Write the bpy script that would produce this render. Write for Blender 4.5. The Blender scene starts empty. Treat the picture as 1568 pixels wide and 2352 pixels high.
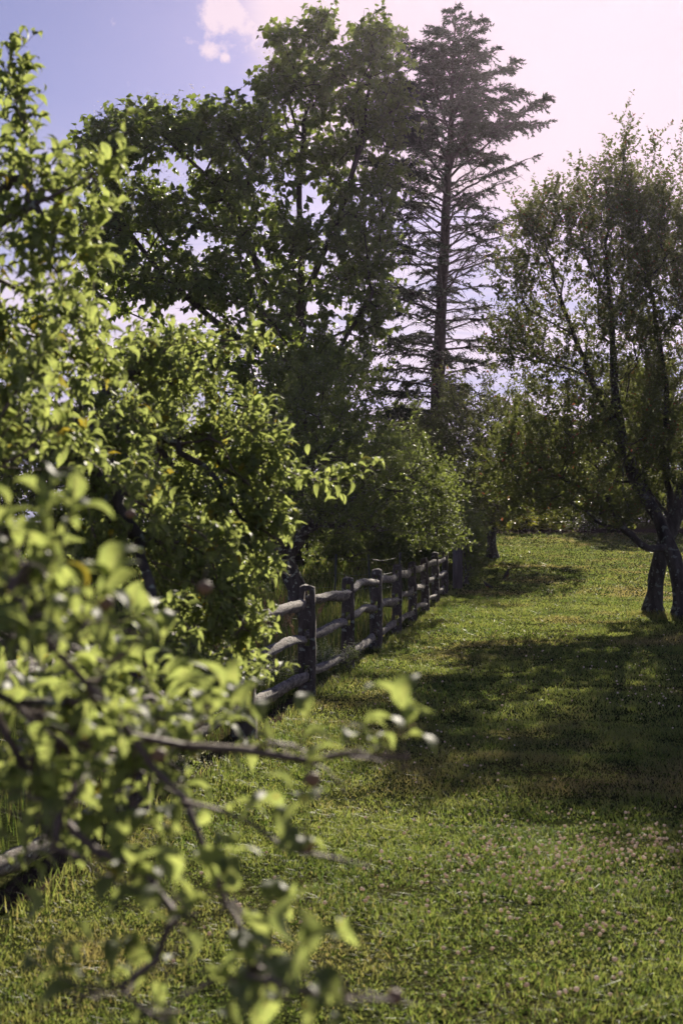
import bpy, math, random
import numpy as np
from mathutils import Vector, Matrix, noise as mnoise

rng = np.random.default_rng(7)
random.seed(7)
R = math.radians
SC = bpy.context.scene
COL = SC.collection

# ------------------------------------------------------------------ camera, sky, sun, exposure
CAM = Vector((0.0, 0.0, 1.55))
PITCH = R(1.02)
FPX = 3267.0                       # focal length in pixels of a 1568 x 2352 frame (50 mm on 24 x 36)
cd = bpy.data.cameras.new('camera')
cam = bpy.data.objects.new('camera', cd)
COL.objects.link(cam)
cam.location = CAM
cam.rotation_euler = (R(90) + PITCH, 0, 0)
cd.sensor_fit = 'VERTICAL'
cd.sensor_height = 36.0
cd.sensor_width = 24.0
cd.lens = 50.0
cd.clip_end = 3000
cd.dof.use_dof = True
cd.dof.focus_distance = 24.0
cd.dof.aperture_fstop = 5.4
SC.camera = cam

SUN_AZ, SUN_EL = R(10.5), R(24.2)
SUN_DIR = Vector((math.sin(SUN_AZ) * math.cos(SUN_EL), math.cos(SUN_AZ) * math.cos(SUN_EL), math.sin(SUN_EL)))

SC.view_settings.view_transform = 'Standard'
SC.view_settings.look = 'None'
SC.view_settings.gamma = 1.0
SC.view_settings.exposure = 1.02
SC.cycles.use_denoising = True
SC.cycles.sample_clamp_indirect = 4.0
SC.cycles.max_bounces = 8
SC.cycles.transmission_bounces = 5
SC.cycles.diffuse_bounces = 4

def pix_dir(u, v):
    a, b = (u - 784.0) / FPX, (1176.0 - v) / FPX
    c, s = math.cos(PITCH), math.sin(PITCH)
    return Vector((a, c - b * s, s + b * c))

def P(u, v, d):
    """world point at ground distance d (along y) seen in direction (u, v)"""
    r = pix_dir(u, v)
    return CAM + r * (d / r.y)

world = bpy.data.worlds.new('World')
SC.world = world
world.use_nodes = True
wn, wl = world.node_tree.nodes, world.node_tree.links
wn.clear()

def wnode(t, **kw):
    n = wn.new(t)
    for k, v in kw.items():
        setattr(n, k, v)
    return n

def wmath(op, a, b=None, clamp=False):
    n = wn.new('ShaderNodeMath'); n.operation = op; n.use_clamp = clamp
    for i, x in enumerate((a, b)):
        if x is None: continue
        if isinstance(x, (int, float)): n.inputs[i].default_value = x
        else: wl.new(x, n.inputs[i])
    return n.outputs[0]

def wramp(x, lo, hi):
    n = wn.new('ShaderNodeMapRange'); n.interpolation_type = 'SMOOTHSTEP'; n.clamp = True
    wl.new(x, n.inputs[0])
    n.inputs[1].default_value, n.inputs[2].default_value = lo, hi
    return n.outputs[0]

sky = wnode('ShaderNodeTexSky', sky_type='NISHITA')
sky.sun_disc = False
sky.sun_elevation = SUN_EL
sky.sun_rotation = SUN_AZ
sky.air_density = 1.0
sky.dust_density = 0.4
sky.ozone_density = 3.0
tc = wnode('ShaderNodeTexCoord')
DIRV = tc.outputs['Generated']
# thin high cloud: noise on a flat cloud layer (direction divided by its height)
sep = wnode('ShaderNodeSeparateXYZ'); wl.new(DIRV, sep.inputs[0])
zc = wmath('MAXIMUM', sep.outputs[2], 0.02)
comb = wnode('ShaderNodeCombineXYZ')
wl.new(wmath('DIVIDE', sep.outputs[0], zc), comb.inputs[0])
wl.new(wmath('DIVIDE', sep.outputs[1], zc), comb.inputs[1])
mp = wnode('ShaderNodeMapping'); wl.new(comb.outputs[0], mp.inputs[0])
mp.inputs['Rotation'].default_value = (0, 0, R(-28))
mp.inputs['Scale'].default_value = (0.5, 0.95, 1)
ci = wnode('ShaderNodeTexNoise'); wl.new(mp.outputs[0], ci.inputs['Vector'])
ci.inputs['Scale'].default_value = 1.0; ci.inputs['Detail'].default_value = 6; ci.inputs['Roughness'].default_value = 0.6
ci.inputs['Distortion'].default_value = 0.5
# the veil is thickest round the sun, as thin cloud always looks
sd = wnode('ShaderNodeVectorMath', operation='DOT_PRODUCT'); wl.new(DIRV, sd.inputs[0]); sd.inputs[1].default_value = SUN_DIR
ang = wmath('ARCCOSINE', wmath('MINIMUM', sd.outputs['Value'], 1.0))       # radians from the sun
near_sun = wramp(ang, R(16.6), R(10.6))
veil = wmath('ADD', near_sun, wmath('MULTIPLY', wmath('SUBTRACT', ci.outputs[0], 0.5), 2.0))
veil = wramp(veil, 0.22, 0.80)
# fair-weather cumulus, each a noise-edged puff at its own bearing
cu = wnode('ShaderNodeTexNoise'); wl.new(DIRV, cu.inputs['Vector'])
cu.inputs['Scale'].default_value = 62; cu.inputs['Detail'].default_value = 6; cu.inputs['Roughness'].default_value = 0.62
cum = None
for (u, v, rad, k) in ((530, 38, 2.1, 1.0), (590, 70, 2.0, 1.0), (670, 40, 2.2, 1.0), (620, 30, 2.0, .95), (500, 22, 1.5, .9), (483, 117, 0.72, .9), (516, 133, 0.42, .7)):
    d = pix_dir(u, v).normalized()
    dn = wnode('ShaderNodeVectorMath', operation='DISTANCE'); wl.new(DIRV, dn.inputs[0]); dn.inputs[1].default_value = d
    f = wmath('MULTIPLY', wramp(dn.outputs['Value'], R(rad), 0.0), k)
    cum = f if cum is None else wmath('MAXIMUM', cum, f)
cum = wmath('ADD', cum, wmath('MULTIPLY', wmath('SUBTRACT', cu.outputs[0], 0.5), 2.3))
cum = wmath('MULTIPLY', wramp(cum, 0.32, 0.95), 0.97)
cloud = wmath('MAXIMUM', veil, cum)
tint = wnode('ShaderNodeMix', data_type='RGBA', blend_type='MULTIPLY')
tint.inputs[0].default_value = 1.0
wl.new(sky.outputs[0], tint.inputs[6]); tint.inputs[7].default_value = (.87, 0.68, 0.83, 1)
# layered cloud seen edge-on low in the sky, lavender gaps between pale bands
lmp = wnode('ShaderNodeMapping'); wl.new(DIRV, lmp.inputs[0]); lmp.inputs['Scale'].default_value = (5, 5, 26); lmp.inputs['Rotation'].default_value = (0, R(7), 0)
ln = wnode('ShaderNodeTexNoise'); wl.new(lmp.outputs[0], ln.inputs['Vector'])
ln.inputs['Scale'].default_value = 1.0; ln.inputs['Detail'].default_value = 6; ln.inputs['Roughness'].default_value = 0.62; ln.inputs['Distortion'].default_value = 0.6
lcol = wnode('ShaderNodeMix', data_type='RGBA'); wl.new(wramp(ln.outputs[0], 0.40, 0.60), lcol.inputs[0])
lcol.inputs[6].default_value = (5.6, 5.5, 8.1, 1); lcol.inputs[7].default_value = (9.0, 7.7, 9.2, 1)
low = wmath('MULTIPLY', wramp(sep.outputs[2], 0.30, 0.13), 0.94)
m0 = wnode('ShaderNodeMix', data_type='RGBA'); wl.new(low, m0.inputs[0]); wl.new(tint.outputs[2], m0.inputs[6]); wl.new(lcol.outputs[2], m0.inputs[7])
mixc = wnode('ShaderNodeMix', data_type='RGBA')
wl.new(cloud, mixc.inputs[0]); wl.new(m0.outputs[2], mixc.inputs[6])
mixc.inputs[7].default_value = (9.1, 7.35, 8.3, 1)
bg = wnode('ShaderNodeBackground'); bg.inputs[1].default_value = 0.05
wl.new(mixc.outputs[2], bg.inputs[0])
wo = wnode('ShaderNodeOutputWorld'); wl.new(bg.outputs[0], wo.inputs[0])

ld = bpy.data.lights.new('sun', 'SUN'); ld.energy = 5.0; ld.angle = R(0.53); ld.color = (1.0, 0.90, 0.76)
lo = bpy.data.objects.new('sun', ld); COL.objects.link(lo)
lo.rotation_euler = SUN_DIR.to_track_quat('Z', 'Y').to_euler()

# ------------------------------------------------------------------ helpers
def reseed(k):
    global rng
    rng = np.random.default_rng(k)

def mesh(name, V, F, smooth=False, attrs=None):
    V = np.asarray(V, dtype=np.float32)
    F = [np.asarray(f, dtype=np.int32) for f in (F if isinstance(F, list) else [F]) if len(f)]
    me = bpy.data.meshes.new(name)
    me.vertices.add(len(V)); me.vertices.foreach_set('co', V.ravel())
    loops = np.concatenate([f.ravel() for f in F])
    sizes = np.concatenate([np.full(len(f), f.shape[1], dtype=np.int32) for f in F])
    starts = np.concatenate([[0], np.cumsum(sizes)[:-1]]).astype(np.int32)
    me.loops.add(len(loops)); me.loops.foreach_set('vertex_index', loops)
    me.polygons.add(len(sizes)); me.polygons.foreach_set('loop_start', starts)
    if smooth:
        me.polygons.foreach_set('use_smooth', np.ones(len(sizes), dtype=bool))
    for k, a in (attrs or {}).items():
        at = me.attributes.new(k, 'FLOAT', 'POINT')
        at.data.foreach_set('value', np.asarray(a, dtype=np.float32))
    me.update(calc_edges=True)
    return me

def obj(name, me, mat=None, parent=None, loc=None):
    o = bpy.data.objects.new(name, me); COL.objects.link(o)
    if mat is not None and me is not None and not me.materials:
        me.materials.append(mat)
    if parent is not None: o.parent = parent
    if loc is not None: o.location = loc
    return o

def tag(o, label=None, cat=None, group=None, kind=None):
    for k, v in (('label', label), ('category', cat), ('group', group), ('kind', kind)):
        if v: o[k] = v
    return o

def thing(name, label, cat, loc, group=None):
    o = bpy.data.objects.new(name, None); COL.objects.link(o); o.location = loc
    o.empty_display_size = 0.2
    return tag(o, label, cat, group)

def norm(a):
    return a / np.maximum(np.linalg.norm(a, axis=-1, keepdims=True), 1e-9)

def vnoise(x, y, seed=0):
    x = np.asarray(x, dtype=np.float64); y = np.asarray(y, dtype=np.float64)
    g = np.random.default_rng(seed).random((64, 64))
    xi, yi = np.floor(x).astype(int), np.floor(y).astype(int)
    fx, fy = x - xi, y - yi
    fx, fy = fx * fx * (3 - 2 * fx), fy * fy * (3 - 2 * fy)
    a, b = g[xi % 64, yi % 64], g[(xi + 1) % 64, yi % 64]
    c, d = g[xi % 64, (yi + 1) % 64], g[(xi + 1) % 64, (yi + 1) % 64]
    return (a * (1 - fx) + b * fx) * (1 - fy) + (c * (1 - fx) + d * fx) * fy

def fbm(x, y, seed=0):
    return (vnoise(x, y, seed) + 0.5 * vnoise(x * 2.1, y * 2.1, seed + 1) + 0.25 * vnoise(x * 4.3, y * 4.3, seed + 2)) / 1.75

# ------------------------------------------------------------------ terrain
def fence_x(y):
    return -0.336 + (np.asarray(y) - 13.9) * 0.136

def hgt(x, y):
    x = np.asarray(x, dtype=np.float64); y = np.asarray(y, dtype=np.float64)
    t = np.clip(y - 24.0, 0, 40)
    z = 0.00135 * t * t + np.clip(y - 64, 0, 60) * 0.012
    z = z + 0.05 * (fbm(x * 0.22 + 9, y * 0.22 + 5, 3) - 0.5) + 0.02 * (fbm(x * 1.3, y * 1.3, 5) - 0.5)
    return z

def H(x, y): return float(hgt(x, y))

# ------------------------------------------------------------------ materials
def newmat(name):
    m = bpy.data.materials.new(name); m.use_nodes = True
    m.node_tree.nodes.clear()
    return m, m.node_tree.nodes, m.node_tree.links

def leaf_mat(name, dark, light, trans, tmix=0.45, rough=0.38, spec=0.5, third=None, veins=False):
    m, n, l = newmat(name)
    at = n.new('ShaderNodeAttribute'); at.attribute_name = 'rnd'
    mx = n.new('ShaderNodeValToRGB'); l.new(at.outputs['Fac'], mx.inputs[0])
    mx.color_ramp.elements[0].color = (*dark, 1); mx.color_ramp.elements[1].color = (*light, 1)
    tr = n.new('ShaderNodeValToRGB'); l.new(at.outputs['Fac'], tr.inputs[0])
    tr.color_ramp.elements[0].color = (*[c * 0.75 for c in trans], 1); tr.color_ramp.elements[1].color = (*trans, 1)
    if third:                                  # a few leaves of another colour (reddish tips, yellowed leaves)
        for rp, c in ((mx, third), (tr, third)):
            rp.color_ramp.elements[1].position = 0.97
            e = rp.color_ramp.elements.new(0.985); e.color = (*c, 1)
    c_out, t_out = mx.outputs[0], tr.outputs[0]
    if veins:                                  # paler midrib, blotches and a little leaf scorch
        rb = n.new('ShaderNodeAttribute'); rb.attribute_name = 'rib'
        mr = n.new('ShaderNodeMapRange'); l.new(rb.outputs['Fac'], mr.inputs[0]); mr.inputs[1].default_value = .82; mr.inputs[2].default_value = .95; mr.inputs[4].default_value = .6
        ge = n.new('ShaderNodeNewGeometry'); nz = n.new('ShaderNodeTexNoise'); l.new(ge.outputs['Position'], nz.inputs['Vector']); nz.inputs['Scale'].default_value = 75; nz.inputs['Detail'].default_value = 4
        rp = n.new('ShaderNodeValToRGB'); l.new(nz.outputs[0], rp.inputs[0])
        rp.color_ramp.elements[0].position = .27; rp.color_ramp.elements[0].color = (.75, .45, .4, 1)
        rp.color_ramp.elements[1].position = .70; rp.color_ramp.elements[1].color = (1.2, 1.15, 1.1, 1)
        e = rp.color_ramp.elements.new(.36); e.color = (.78, .82, .8, 1)
        outs = []
        for c, rc in ((c_out, (.24, .27, .13)), (t_out, (.30, .30, .10))):
            m1 = n.new('ShaderNodeMix'); m1.data_type = 'RGBA'; m1.blend_type = 'MULTIPLY'; m1.inputs[0].default_value = 1
            l.new(c, m1.inputs[6]); l.new(rp.outputs[0], m1.inputs[7])
            m2 = n.new('ShaderNodeMix'); m2.data_type = 'RGBA'; l.new(mr.outputs[0], m2.inputs[0]); l.new(m1.outputs[2], m2.inputs[6]); m2.inputs[7].default_value = (*rc, 1)
            outs.append(m2.outputs[2])
        c_out, t_out = outs
    pb = n.new('ShaderNodeBsdfPrincipled'); l.new(c_out, pb.inputs['Base Color'])
    pb.inputs['Roughness'].default_value = rough
    pb.inputs['Specular IOR Level'].default_value = spec
    tl = n.new('ShaderNodeBsdfTranslucent'); l.new(t_out, tl.inputs[0])
    ms = n.new('ShaderNodeMixShader'); ms.inputs[0].default_value = tmix
    l.new(pb.outputs[0], ms.inputs[1]); l.new(tl.outputs[0], ms.inputs[2])
    o = n.new('ShaderNodeOutputMaterial'); l.new(ms.outputs[0], o.inputs[0])
    return m

def bark_mat(name, c1, c2, c3=None, scale=9, stretch=0.25, sy=1.0, lichen=0.0, bump=0.6, rough=0.9):
    m, n, l = newmat(name)
    t = n.new('ShaderNodeTexCoord'); mp = n.new('ShaderNodeMapping'); l.new(t.outputs['Object'], mp.inputs[0])
    mp.inputs['Scale'].default_value = (1, sy, stretch)
    a = n.new('ShaderNodeTexNoise'); l.new(mp.outputs[0], a.inputs['Vector'])
    a.inputs['Scale'].default_value = scale; a.inputs['Detail'].default_value = 7; a.inputs['Roughness'].default_value = 0.7
    r = n.new('ShaderNodeValToRGB'); l.new(a.outputs[0], r.inputs[0])
    r.color_ramp.elements[0].position = 0.36; r.color_ramp.elements[1].position = 0.66
    r.color_ramp.elements[0].color = (*c1, 1); r.color_ramp.elements[1].color = (*c2, 1)
    colr = r.outputs[0]
    if lichen > 0:
        b = n.new('ShaderNodeTexNoise'); l.new(t.outputs['Object'], b.inputs['Vector'])
        b.inputs['Scale'].default_value = scale * 1.6; b.inputs['Detail'].default_value = 4
        r2 = n.new('ShaderNodeMapRange'); l.new(b.outputs[0], r2.inputs[0])
        r2.inputs[1].default_value = 0.62 - lichen * 0.1; r2.inputs[2].default_value = 0.66 - lichen * 0.1
        mx = n.new('ShaderNodeMix'); mx.data_type = 'RGBA'
        l.new(r2.outputs[0], mx.inputs[0]); l.new(colr, mx.inputs[6]); mx.inputs[7].default_value = (*(c3 or (0.3, 0.33, 0.26)), 1)
        colr = mx.outputs[2]
    pb = n.new('ShaderNodeBsdfPrincipled'); l.new(colr, pb.inputs['Base Color'])
    pb.inputs['Roughness'].default_value = rough; pb.inputs['Specular IOR Level'].default_value = 0.25
    bp = n.new('ShaderNodeBump'); bp.inputs['Strength'].default_value = bump; bp.inputs['Distance'].default_value = 0.03
    l.new(a.outputs[0], bp.inputs['Height']); l.new(bp.outputs[0], pb.inputs['Normal'])
    o = n.new('ShaderNodeOutputMaterial'); l.new(pb.outputs[0], o.inputs[0])
    return m

def plain_mat(name, c, rough=0.6, spec=0.4, var=0.0):
    m, n, l = newmat(name)
    pb = n.new('ShaderNodeBsdfPrincipled'); pb.inputs['Roughness'].default_value = rough
    pb.inputs['Specular IOR Level'].default_value = spec
    t = n.new('ShaderNodeTexCoord')
    a = n.new('ShaderNodeTexNoise'); l.new(t.outputs['Object'], a.inputs['Vector']); a.inputs['Scale'].default_value = 14
    r = n.new('ShaderNodeValToRGB'); l.new(a.outputs[0], r.inputs[0])
    r.color_ramp.elements[0].position = 0.3; r.color_ramp.elements[1].position = 0.7
    r.color_ramp.elements[0].color = (*[x * (1 - var) for x in c], 1); r.color_ramp.elements[1].color = (*[min(1, x * (1 + var)) for x in c], 1)
    l.new(r.outputs[0], pb.inputs['Base Color'])
    o = n.new('ShaderNodeOutputMaterial'); l.new(pb.outputs[0], o.inputs[0])
    return m

def ground_mat(name, cols, scale=0.6):
    m, n, l = newmat(name)
    t = n.new('ShaderNodeTexCoord')
    a = n.new('ShaderNodeTexNoise'); l.new(t.outputs['Object'], a.inputs['Vector']); a.inputs['Scale'].default_value = scale
    a.inputs['Detail'].default_value = 8; a.inputs['Roughness'].default_value = 0.65
    r = n.new('ShaderNodeValToRGB'); l.new(a.outputs[0], r.inputs[0])
    r.color_ramp.elements[0].position = 0.32; r.color_ramp.elements[1].position = 0.68
    r.color_ramp.elements[0].color = (*cols[0], 1); r.color_ramp.elements[1].color = (*cols[-1], 1)
    if len(cols) == 3:
        e = r.color_ramp.elements.new(0.5); e.color = (*cols[1], 1)
    b = n.new('ShaderNodeTexNoise'); l.new(t.outputs['Object'], b.inputs['Vector']); b.inputs['Scale'].default_value = 22
    b.inputs['Detail'].default_value = 5
    mx = n.new('ShaderNodeMix'); mx.data_type = 'RGBA'; mx.blend_type = 'MULTIPLY'; mx.inputs[0].default_value = 0.7
    l.new(r.outputs[0], mx.inputs[6])
    r2 = n.new('ShaderNodeValToRGB'); l.new(b.outputs[0], r2.inputs[0])
    r2.color_ramp.elements[0].position = 0.3; r2.color_ramp.elements[0].color = (.35, .35, .35, 1)
    r2.color_ramp.elements[1].position = 0.7; r2.color_ramp.elements[1].color = (1.2, 1.2, 1.2, 1)
    l.new(r2.outputs[0], mx.inputs[7])
    pb = n.new('ShaderNodeBsdfPrincipled'); l.new(mx.outputs[2], pb.inputs['Base Color'])
    pb.inputs['Roughness'].default_value = 1.0; pb.inputs['Specular IOR Level'].default_value = 0.0
    bp = n.new('ShaderNodeBump'); bp.inputs['Strength'].default_value = 0.8; bp.inputs['Distance'].default_value = 0.04
    l.new(b.outputs[0], bp.inputs['Height']); l.new(bp.outputs[0], pb.inputs['Normal'])
    o = n.new('ShaderNodeOutputMaterial'); l.new(pb.outputs[0], o.inputs[0])
    return m

def grass_mat(name, green, light, dry, tmix=0.4):
    m, n, l = newmat(name)
    at = n.new('ShaderNodeAttribute'); at.attribute_name = 'rnd'
    dr = n.new('ShaderNodeAttribute'); dr.attribute_name = 'dry'
    a = n.new('ShaderNodeMix'); a.data_type = 'RGBA'; l.new(at.outputs['Fac'], a.inputs[0])
    a.inputs[6].default_value = (*green, 1); a.inputs[7].default_value = (*light, 1)
    b = n.new('ShaderNodeMix'); b.data_type = 'RGBA'; l.new(dr.outputs['Fac'], b.inputs[0])
    l.new(a.outputs[2], b.inputs[6]); b.inputs[7].default_value = (*dry, 1)
    pb = n.new('ShaderNodeBsdfPrincipled'); l.new(b.outputs[2], pb.inputs['Base Color'])
    pb.inputs['Roughness'].default_value = 0.48; pb.inputs['Specular IOR Level'].default_value = 0.25
    tl = n.new('ShaderNodeBsdfTranslucent')
    g = n.new('ShaderNodeMix'); g.data_type = 'RGBA'; g.blend_type = 'MULTIPLY'; g.inputs[0].default_value = 1
    l.new(b.outputs[2], g.inputs[6]); g.inputs[7].default_value = (1.68, 1.64, 1.18, 1)
    l.new(g.outputs[2], tl.inputs[0])
    ms = n.new('ShaderNodeMixShader'); ms.inputs[0].default_value = tmix
    l.new(pb.outputs[0], ms.inputs[1]); l.new(tl.outputs[0], ms.inputs[2])
    o = n.new('ShaderNodeOutputMaterial'); l.new(ms.outputs[0], o.inputs[0])
    return m

M_LAWN = ground_mat('lawn_soil', ((0.028, 0.040, 0.012), (0.045, 0.052, 0.018), (0.075, 0.062, 0.028)))
M_SOIL = ground_mat('bare_soil', ((0.035, 0.026, 0.019), (0.085, 0.062, 0.047)), 9.0)
M_GRASS = grass_mat('grass_blades', (0.058, 0.102, 0.026), (0.188, 0.222, 0.062), (0.25, 0.205, 0.10), 0.52)
M_CLEAF = grass_mat('clover_blades', (0.060, 0.11, 0.016), (0.12, 0.16, 0.028), (0.2, 0.15, 0.05), 0.5)
M_CLEAF.node_tree.nodes['Principled BSDF'].inputs['Specular IOR Level'].default_value = 0.0
M_CLEAF.node_tree.nodes['Principled BSDF'].inputs['Roughness'].default_value = 0.9
M_TALL = grass_mat('tall_grass_blades', (0.05, 0.085, 0.02), (0.10, 0.13, 0.035), (0.30, 0.22, 0.11))
M_APPLE = leaf_mat('apple_leaf', (0.070, 0.105, 0.052), (0.175, 0.200, 0.105), (0.41, 0.48, 0.13), 0.57, 0.57, 0.30, third=(0.34, 0.27, 0.03), veins=True)
M_APPLE2 = leaf_mat('orchard_leaf', (0.055, 0.085, 0.036), (0.105, 0.140, 0.060), (0.27, 0.33, 0.07), 0.42, 0.6, .18)
M_CATALPA = leaf_mat('catalpa_leaf', (0.050, 0.085, 0.028), (0.085, 0.125, 0.042), (0.28, 0.36, 0.06), 0.42, 0.45)
M_PEAR = leaf_mat('pear_leaf', (0.040, 0.060, 0.026), (0.080, 0.106, 0.044), (0.21, 0.24, 0.055), 0.38, 0.55, 0.22, third=(0.22, 0.08, 0.04))
M_NEEDLE = leaf_mat('needles', (0.016, 0.026, 0.013), (0.034, 0.046, 0.022), (0.05, 0.065, 0.02), 0.2, 0.5, 0.35)
M_HEDGE = leaf_mat('hedge_leaf', (0.042, 0.066, 0.026), (0.080, 0.112, 0.044), (0.20, 0.25, 0.05), 0.38, 0.6, .18)
M_GOLD = leaf_mat('yellow_green_leaf', (0.10, 0.14, 0.02), (0.18, 0.20, 0.035), (0.42, 0.42, 0.05), 0.5, 0.45)
M_BROWN = leaf_mat('dead_twig_leaf', (0.05, 0.034, 0.026), (0.10, 0.07, 0.05), (0.10, 0.065, 0.04), 0.2, 0.7, 0.2)
M_WHITE = leaf_mat('white_petals', (0.55, 0.50, 0.50), (0.80, 0.76, 0.76), (0.6, 0.55, 0.55), 0.35, 0.6, 0.3)
M_CREAM = leaf_mat('cream_petals', (0.42, 0.42, 0.28), (0.68, 0.66, 0.48), (0.5, 0.5, 0.3), 0.4, 0.7, 0.2)
M_CLOVER = leaf_mat('clover_petals', (0.62, 0.42, 0.30), (0.90, 0.82, 0.70), (0.85, 0.72, 0.58), 0.45, 0.7, 0.2)
M_BARK = bark_mat('apple_bark', (0.035, 0.030, 0.026), (0.115, 0.10, 0.088), lichen=0.5)
M_TWIG = bark_mat('apple_twig', (0.085, 0.060, 0.050), (0.20, 0.155, 0.135), scale=30, bump=0.3, rough=0.7)
M_PBARK = bark_mat('pear_bark', (0.022, 0.020, 0.018), (0.085, 0.078, 0.070), (0.13, 0.15, 0.13), lichen=0.35, scale=7)
M_CBARK = bark_mat('conifer_bark', (0.026, 0.020, 0.019), (0.075, 0.058, 0.054), scale=6)
M_KBARK = bark_mat('catalpa_bark', (0.03, 0.026, 0.022), (0.09, 0.075, 0.065), scale=5)
M_RAIL = bark_mat('weathered_rail', (0.050, 0.041, 0.034), (0.38, 0.33, 0.28), (0.40, 0.41, 0.34), scale=26, stretch=1.0, sy=.28, lichen=0.25, bump=1.0)
M_POST = bark_mat('weathered_post', (0.035, 0.029, 0.025), (0.13, 0.11, 0.095), (0.22, 0.24, 0.20), scale=13, stretch=0.22, lichen=0.3, bump=0.9)
M_BOARD = bark_mat('grey_board', (0.06, 0.055, 0.058), (0.14, 0.13, 0.135), scale=12, stretch=0.1, bump=0.4)
M_ROOF = bark_mat('lit_roof_board', (0.36, 0.33, 0.32), (0.58, 0.54, 0.53), scale=10, stretch=1, lichen=0.1, bump=0.3)  # lid tone raised: the sky light on it is put into the colour
M_METAL = plain_mat('post_steel', (0.06, 0.07, 0.065), 0.6, 0.5, 0.4)
M_WIRE = plain_mat('fence_wire', (0.14, 0.14, 0.15), 0.6, 0.4, 0.2)
M_BIRD = plain_mat('bird_feathers', (0.040, 0.034, 0.030), 0.7, 0.3, 0.4)
M_BREAST = plain_mat('bird_breast', (0.20, 0.07, 0.03), 0.7, 0.3, 0.3)
M_BEAK = plain_mat('bird_beak', (0.30, 0.20, 0.05), 0.5, 0.4, 0.1)
M_FRUIT = plain_mat('young_apple', (0.20, 0.12, 0.07), 0.65, 0.3, 0.5)
M_STEM = plain_mat('green_stem', (0.08, 0.11, 0.03), 0.7, 0.3, 0.3)

# ------------------------------------------------------------------ tubes and trees
def smooth_chain(pts, rad, jitter, seglen):
    """Catmull-Rom resampling of a polyline with a little wander"""
    p = np.asarray(pts); n = len(p)
    if n < 2: return p, np.asarray(rad)
    e = np.vstack([2 * p[0] - p[1], p, 2 * p[-1] - p[-2]])
    op, orr = [], []
    for i in range(n - 1):
        p0, p1, p2, p3 = e[i], e[i + 1], e[i + 2], e[i + 3]
        L = np.linalg.norm(p2 - p1)
        k = int(np.clip(round(L / seglen), 1, 6))
        t = (np.arange(k) / k)[:, None]
        q = 0.5 * (2 * p1 + (p2 - p0) * t + (2 * p0 - 5 * p1 + 4 * p2 - p3) * t * t + (3 * p1 - p0 - 3 * p2 + p3) * t ** 3)
        op.append(q); orr.append(rad[i] * (1 - t[:, 0]) + rad[i + 1] * t[:, 0])
    op.append(p[-1:]); orr.append([rad[-1]])
    op = np.vstack(op); orr = np.concatenate(orr)
    if jitter > 0 and len(op) > 2:
        op[1:-1] += rng.normal(0, 1, (len(op) - 2, 3)) * jitter
    return op, orr

def tube(p, r, sides, wob=0.0):
    p = np.asarray(p); n = len(p)
    t = np.empty_like(p); t[1:-1] = p[2:] - p[:-2]; t[0] = p[1] - p[0]; t[-1] = p[-1] - p[-2]
    t = norm(t)
    ref = np.array([0.0, 0, 1]) if abs(t[0][2]) < 0.9 else np.array([1.0, 0, 0])
    u = np.empty_like(p)
    a = np.cross(t[0], ref); a /= np.linalg.norm(a); u[0] = a
    for i in range(1, n):
        a = u[i - 1] - t[i] * np.dot(u[i - 1], t[i]); u[i] = a / max(np.linalg.norm(a), 1e-9)
    w = np.cross(t, u)
    ph = np.arange(sides) * 2 * math.pi / sides
    rr = np.asarray(r)[:, None] * np.ones(sides)[None]
    if wob > 0:
        rr = rr * (1 + wob * rng.normal(0, 1, rr.shape))
    V = p[:, None, :] + rr[..., None] * (np.cos(ph)[None, :, None] * u[:, None, :] + np.sin(ph)[None, :, None] * w[:, None, :])
    i = np.arange(n - 1)[:, None] * sides; j = np.arange(sides)[None]; k = (j + 1) % sides
    F = np.stack([i + j, i + k, i + sides + k, i + sides + j], -1).reshape(-1, 4)
    return V.reshape(-1, 3), F

class TubeBag:
    def __init__(s): s.V = []; s.F = []; s.n = 0
    def add(s, V, F):
        s.V.append(V); s.F.append(np.asarray(F) + s.n); s.n += len(V)
    def mesh(s, name, base=None, smooth=True):
        V = np.vstack(s.V)
        if base is not None: V = V - np.asarray(base)
        ks = {}
        for f in s.F: ks.setdefault(f.shape[1], []).append(f)
        return mesh(name, V, [np.vstack(v) for v in ks.values()], smooth)

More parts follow.
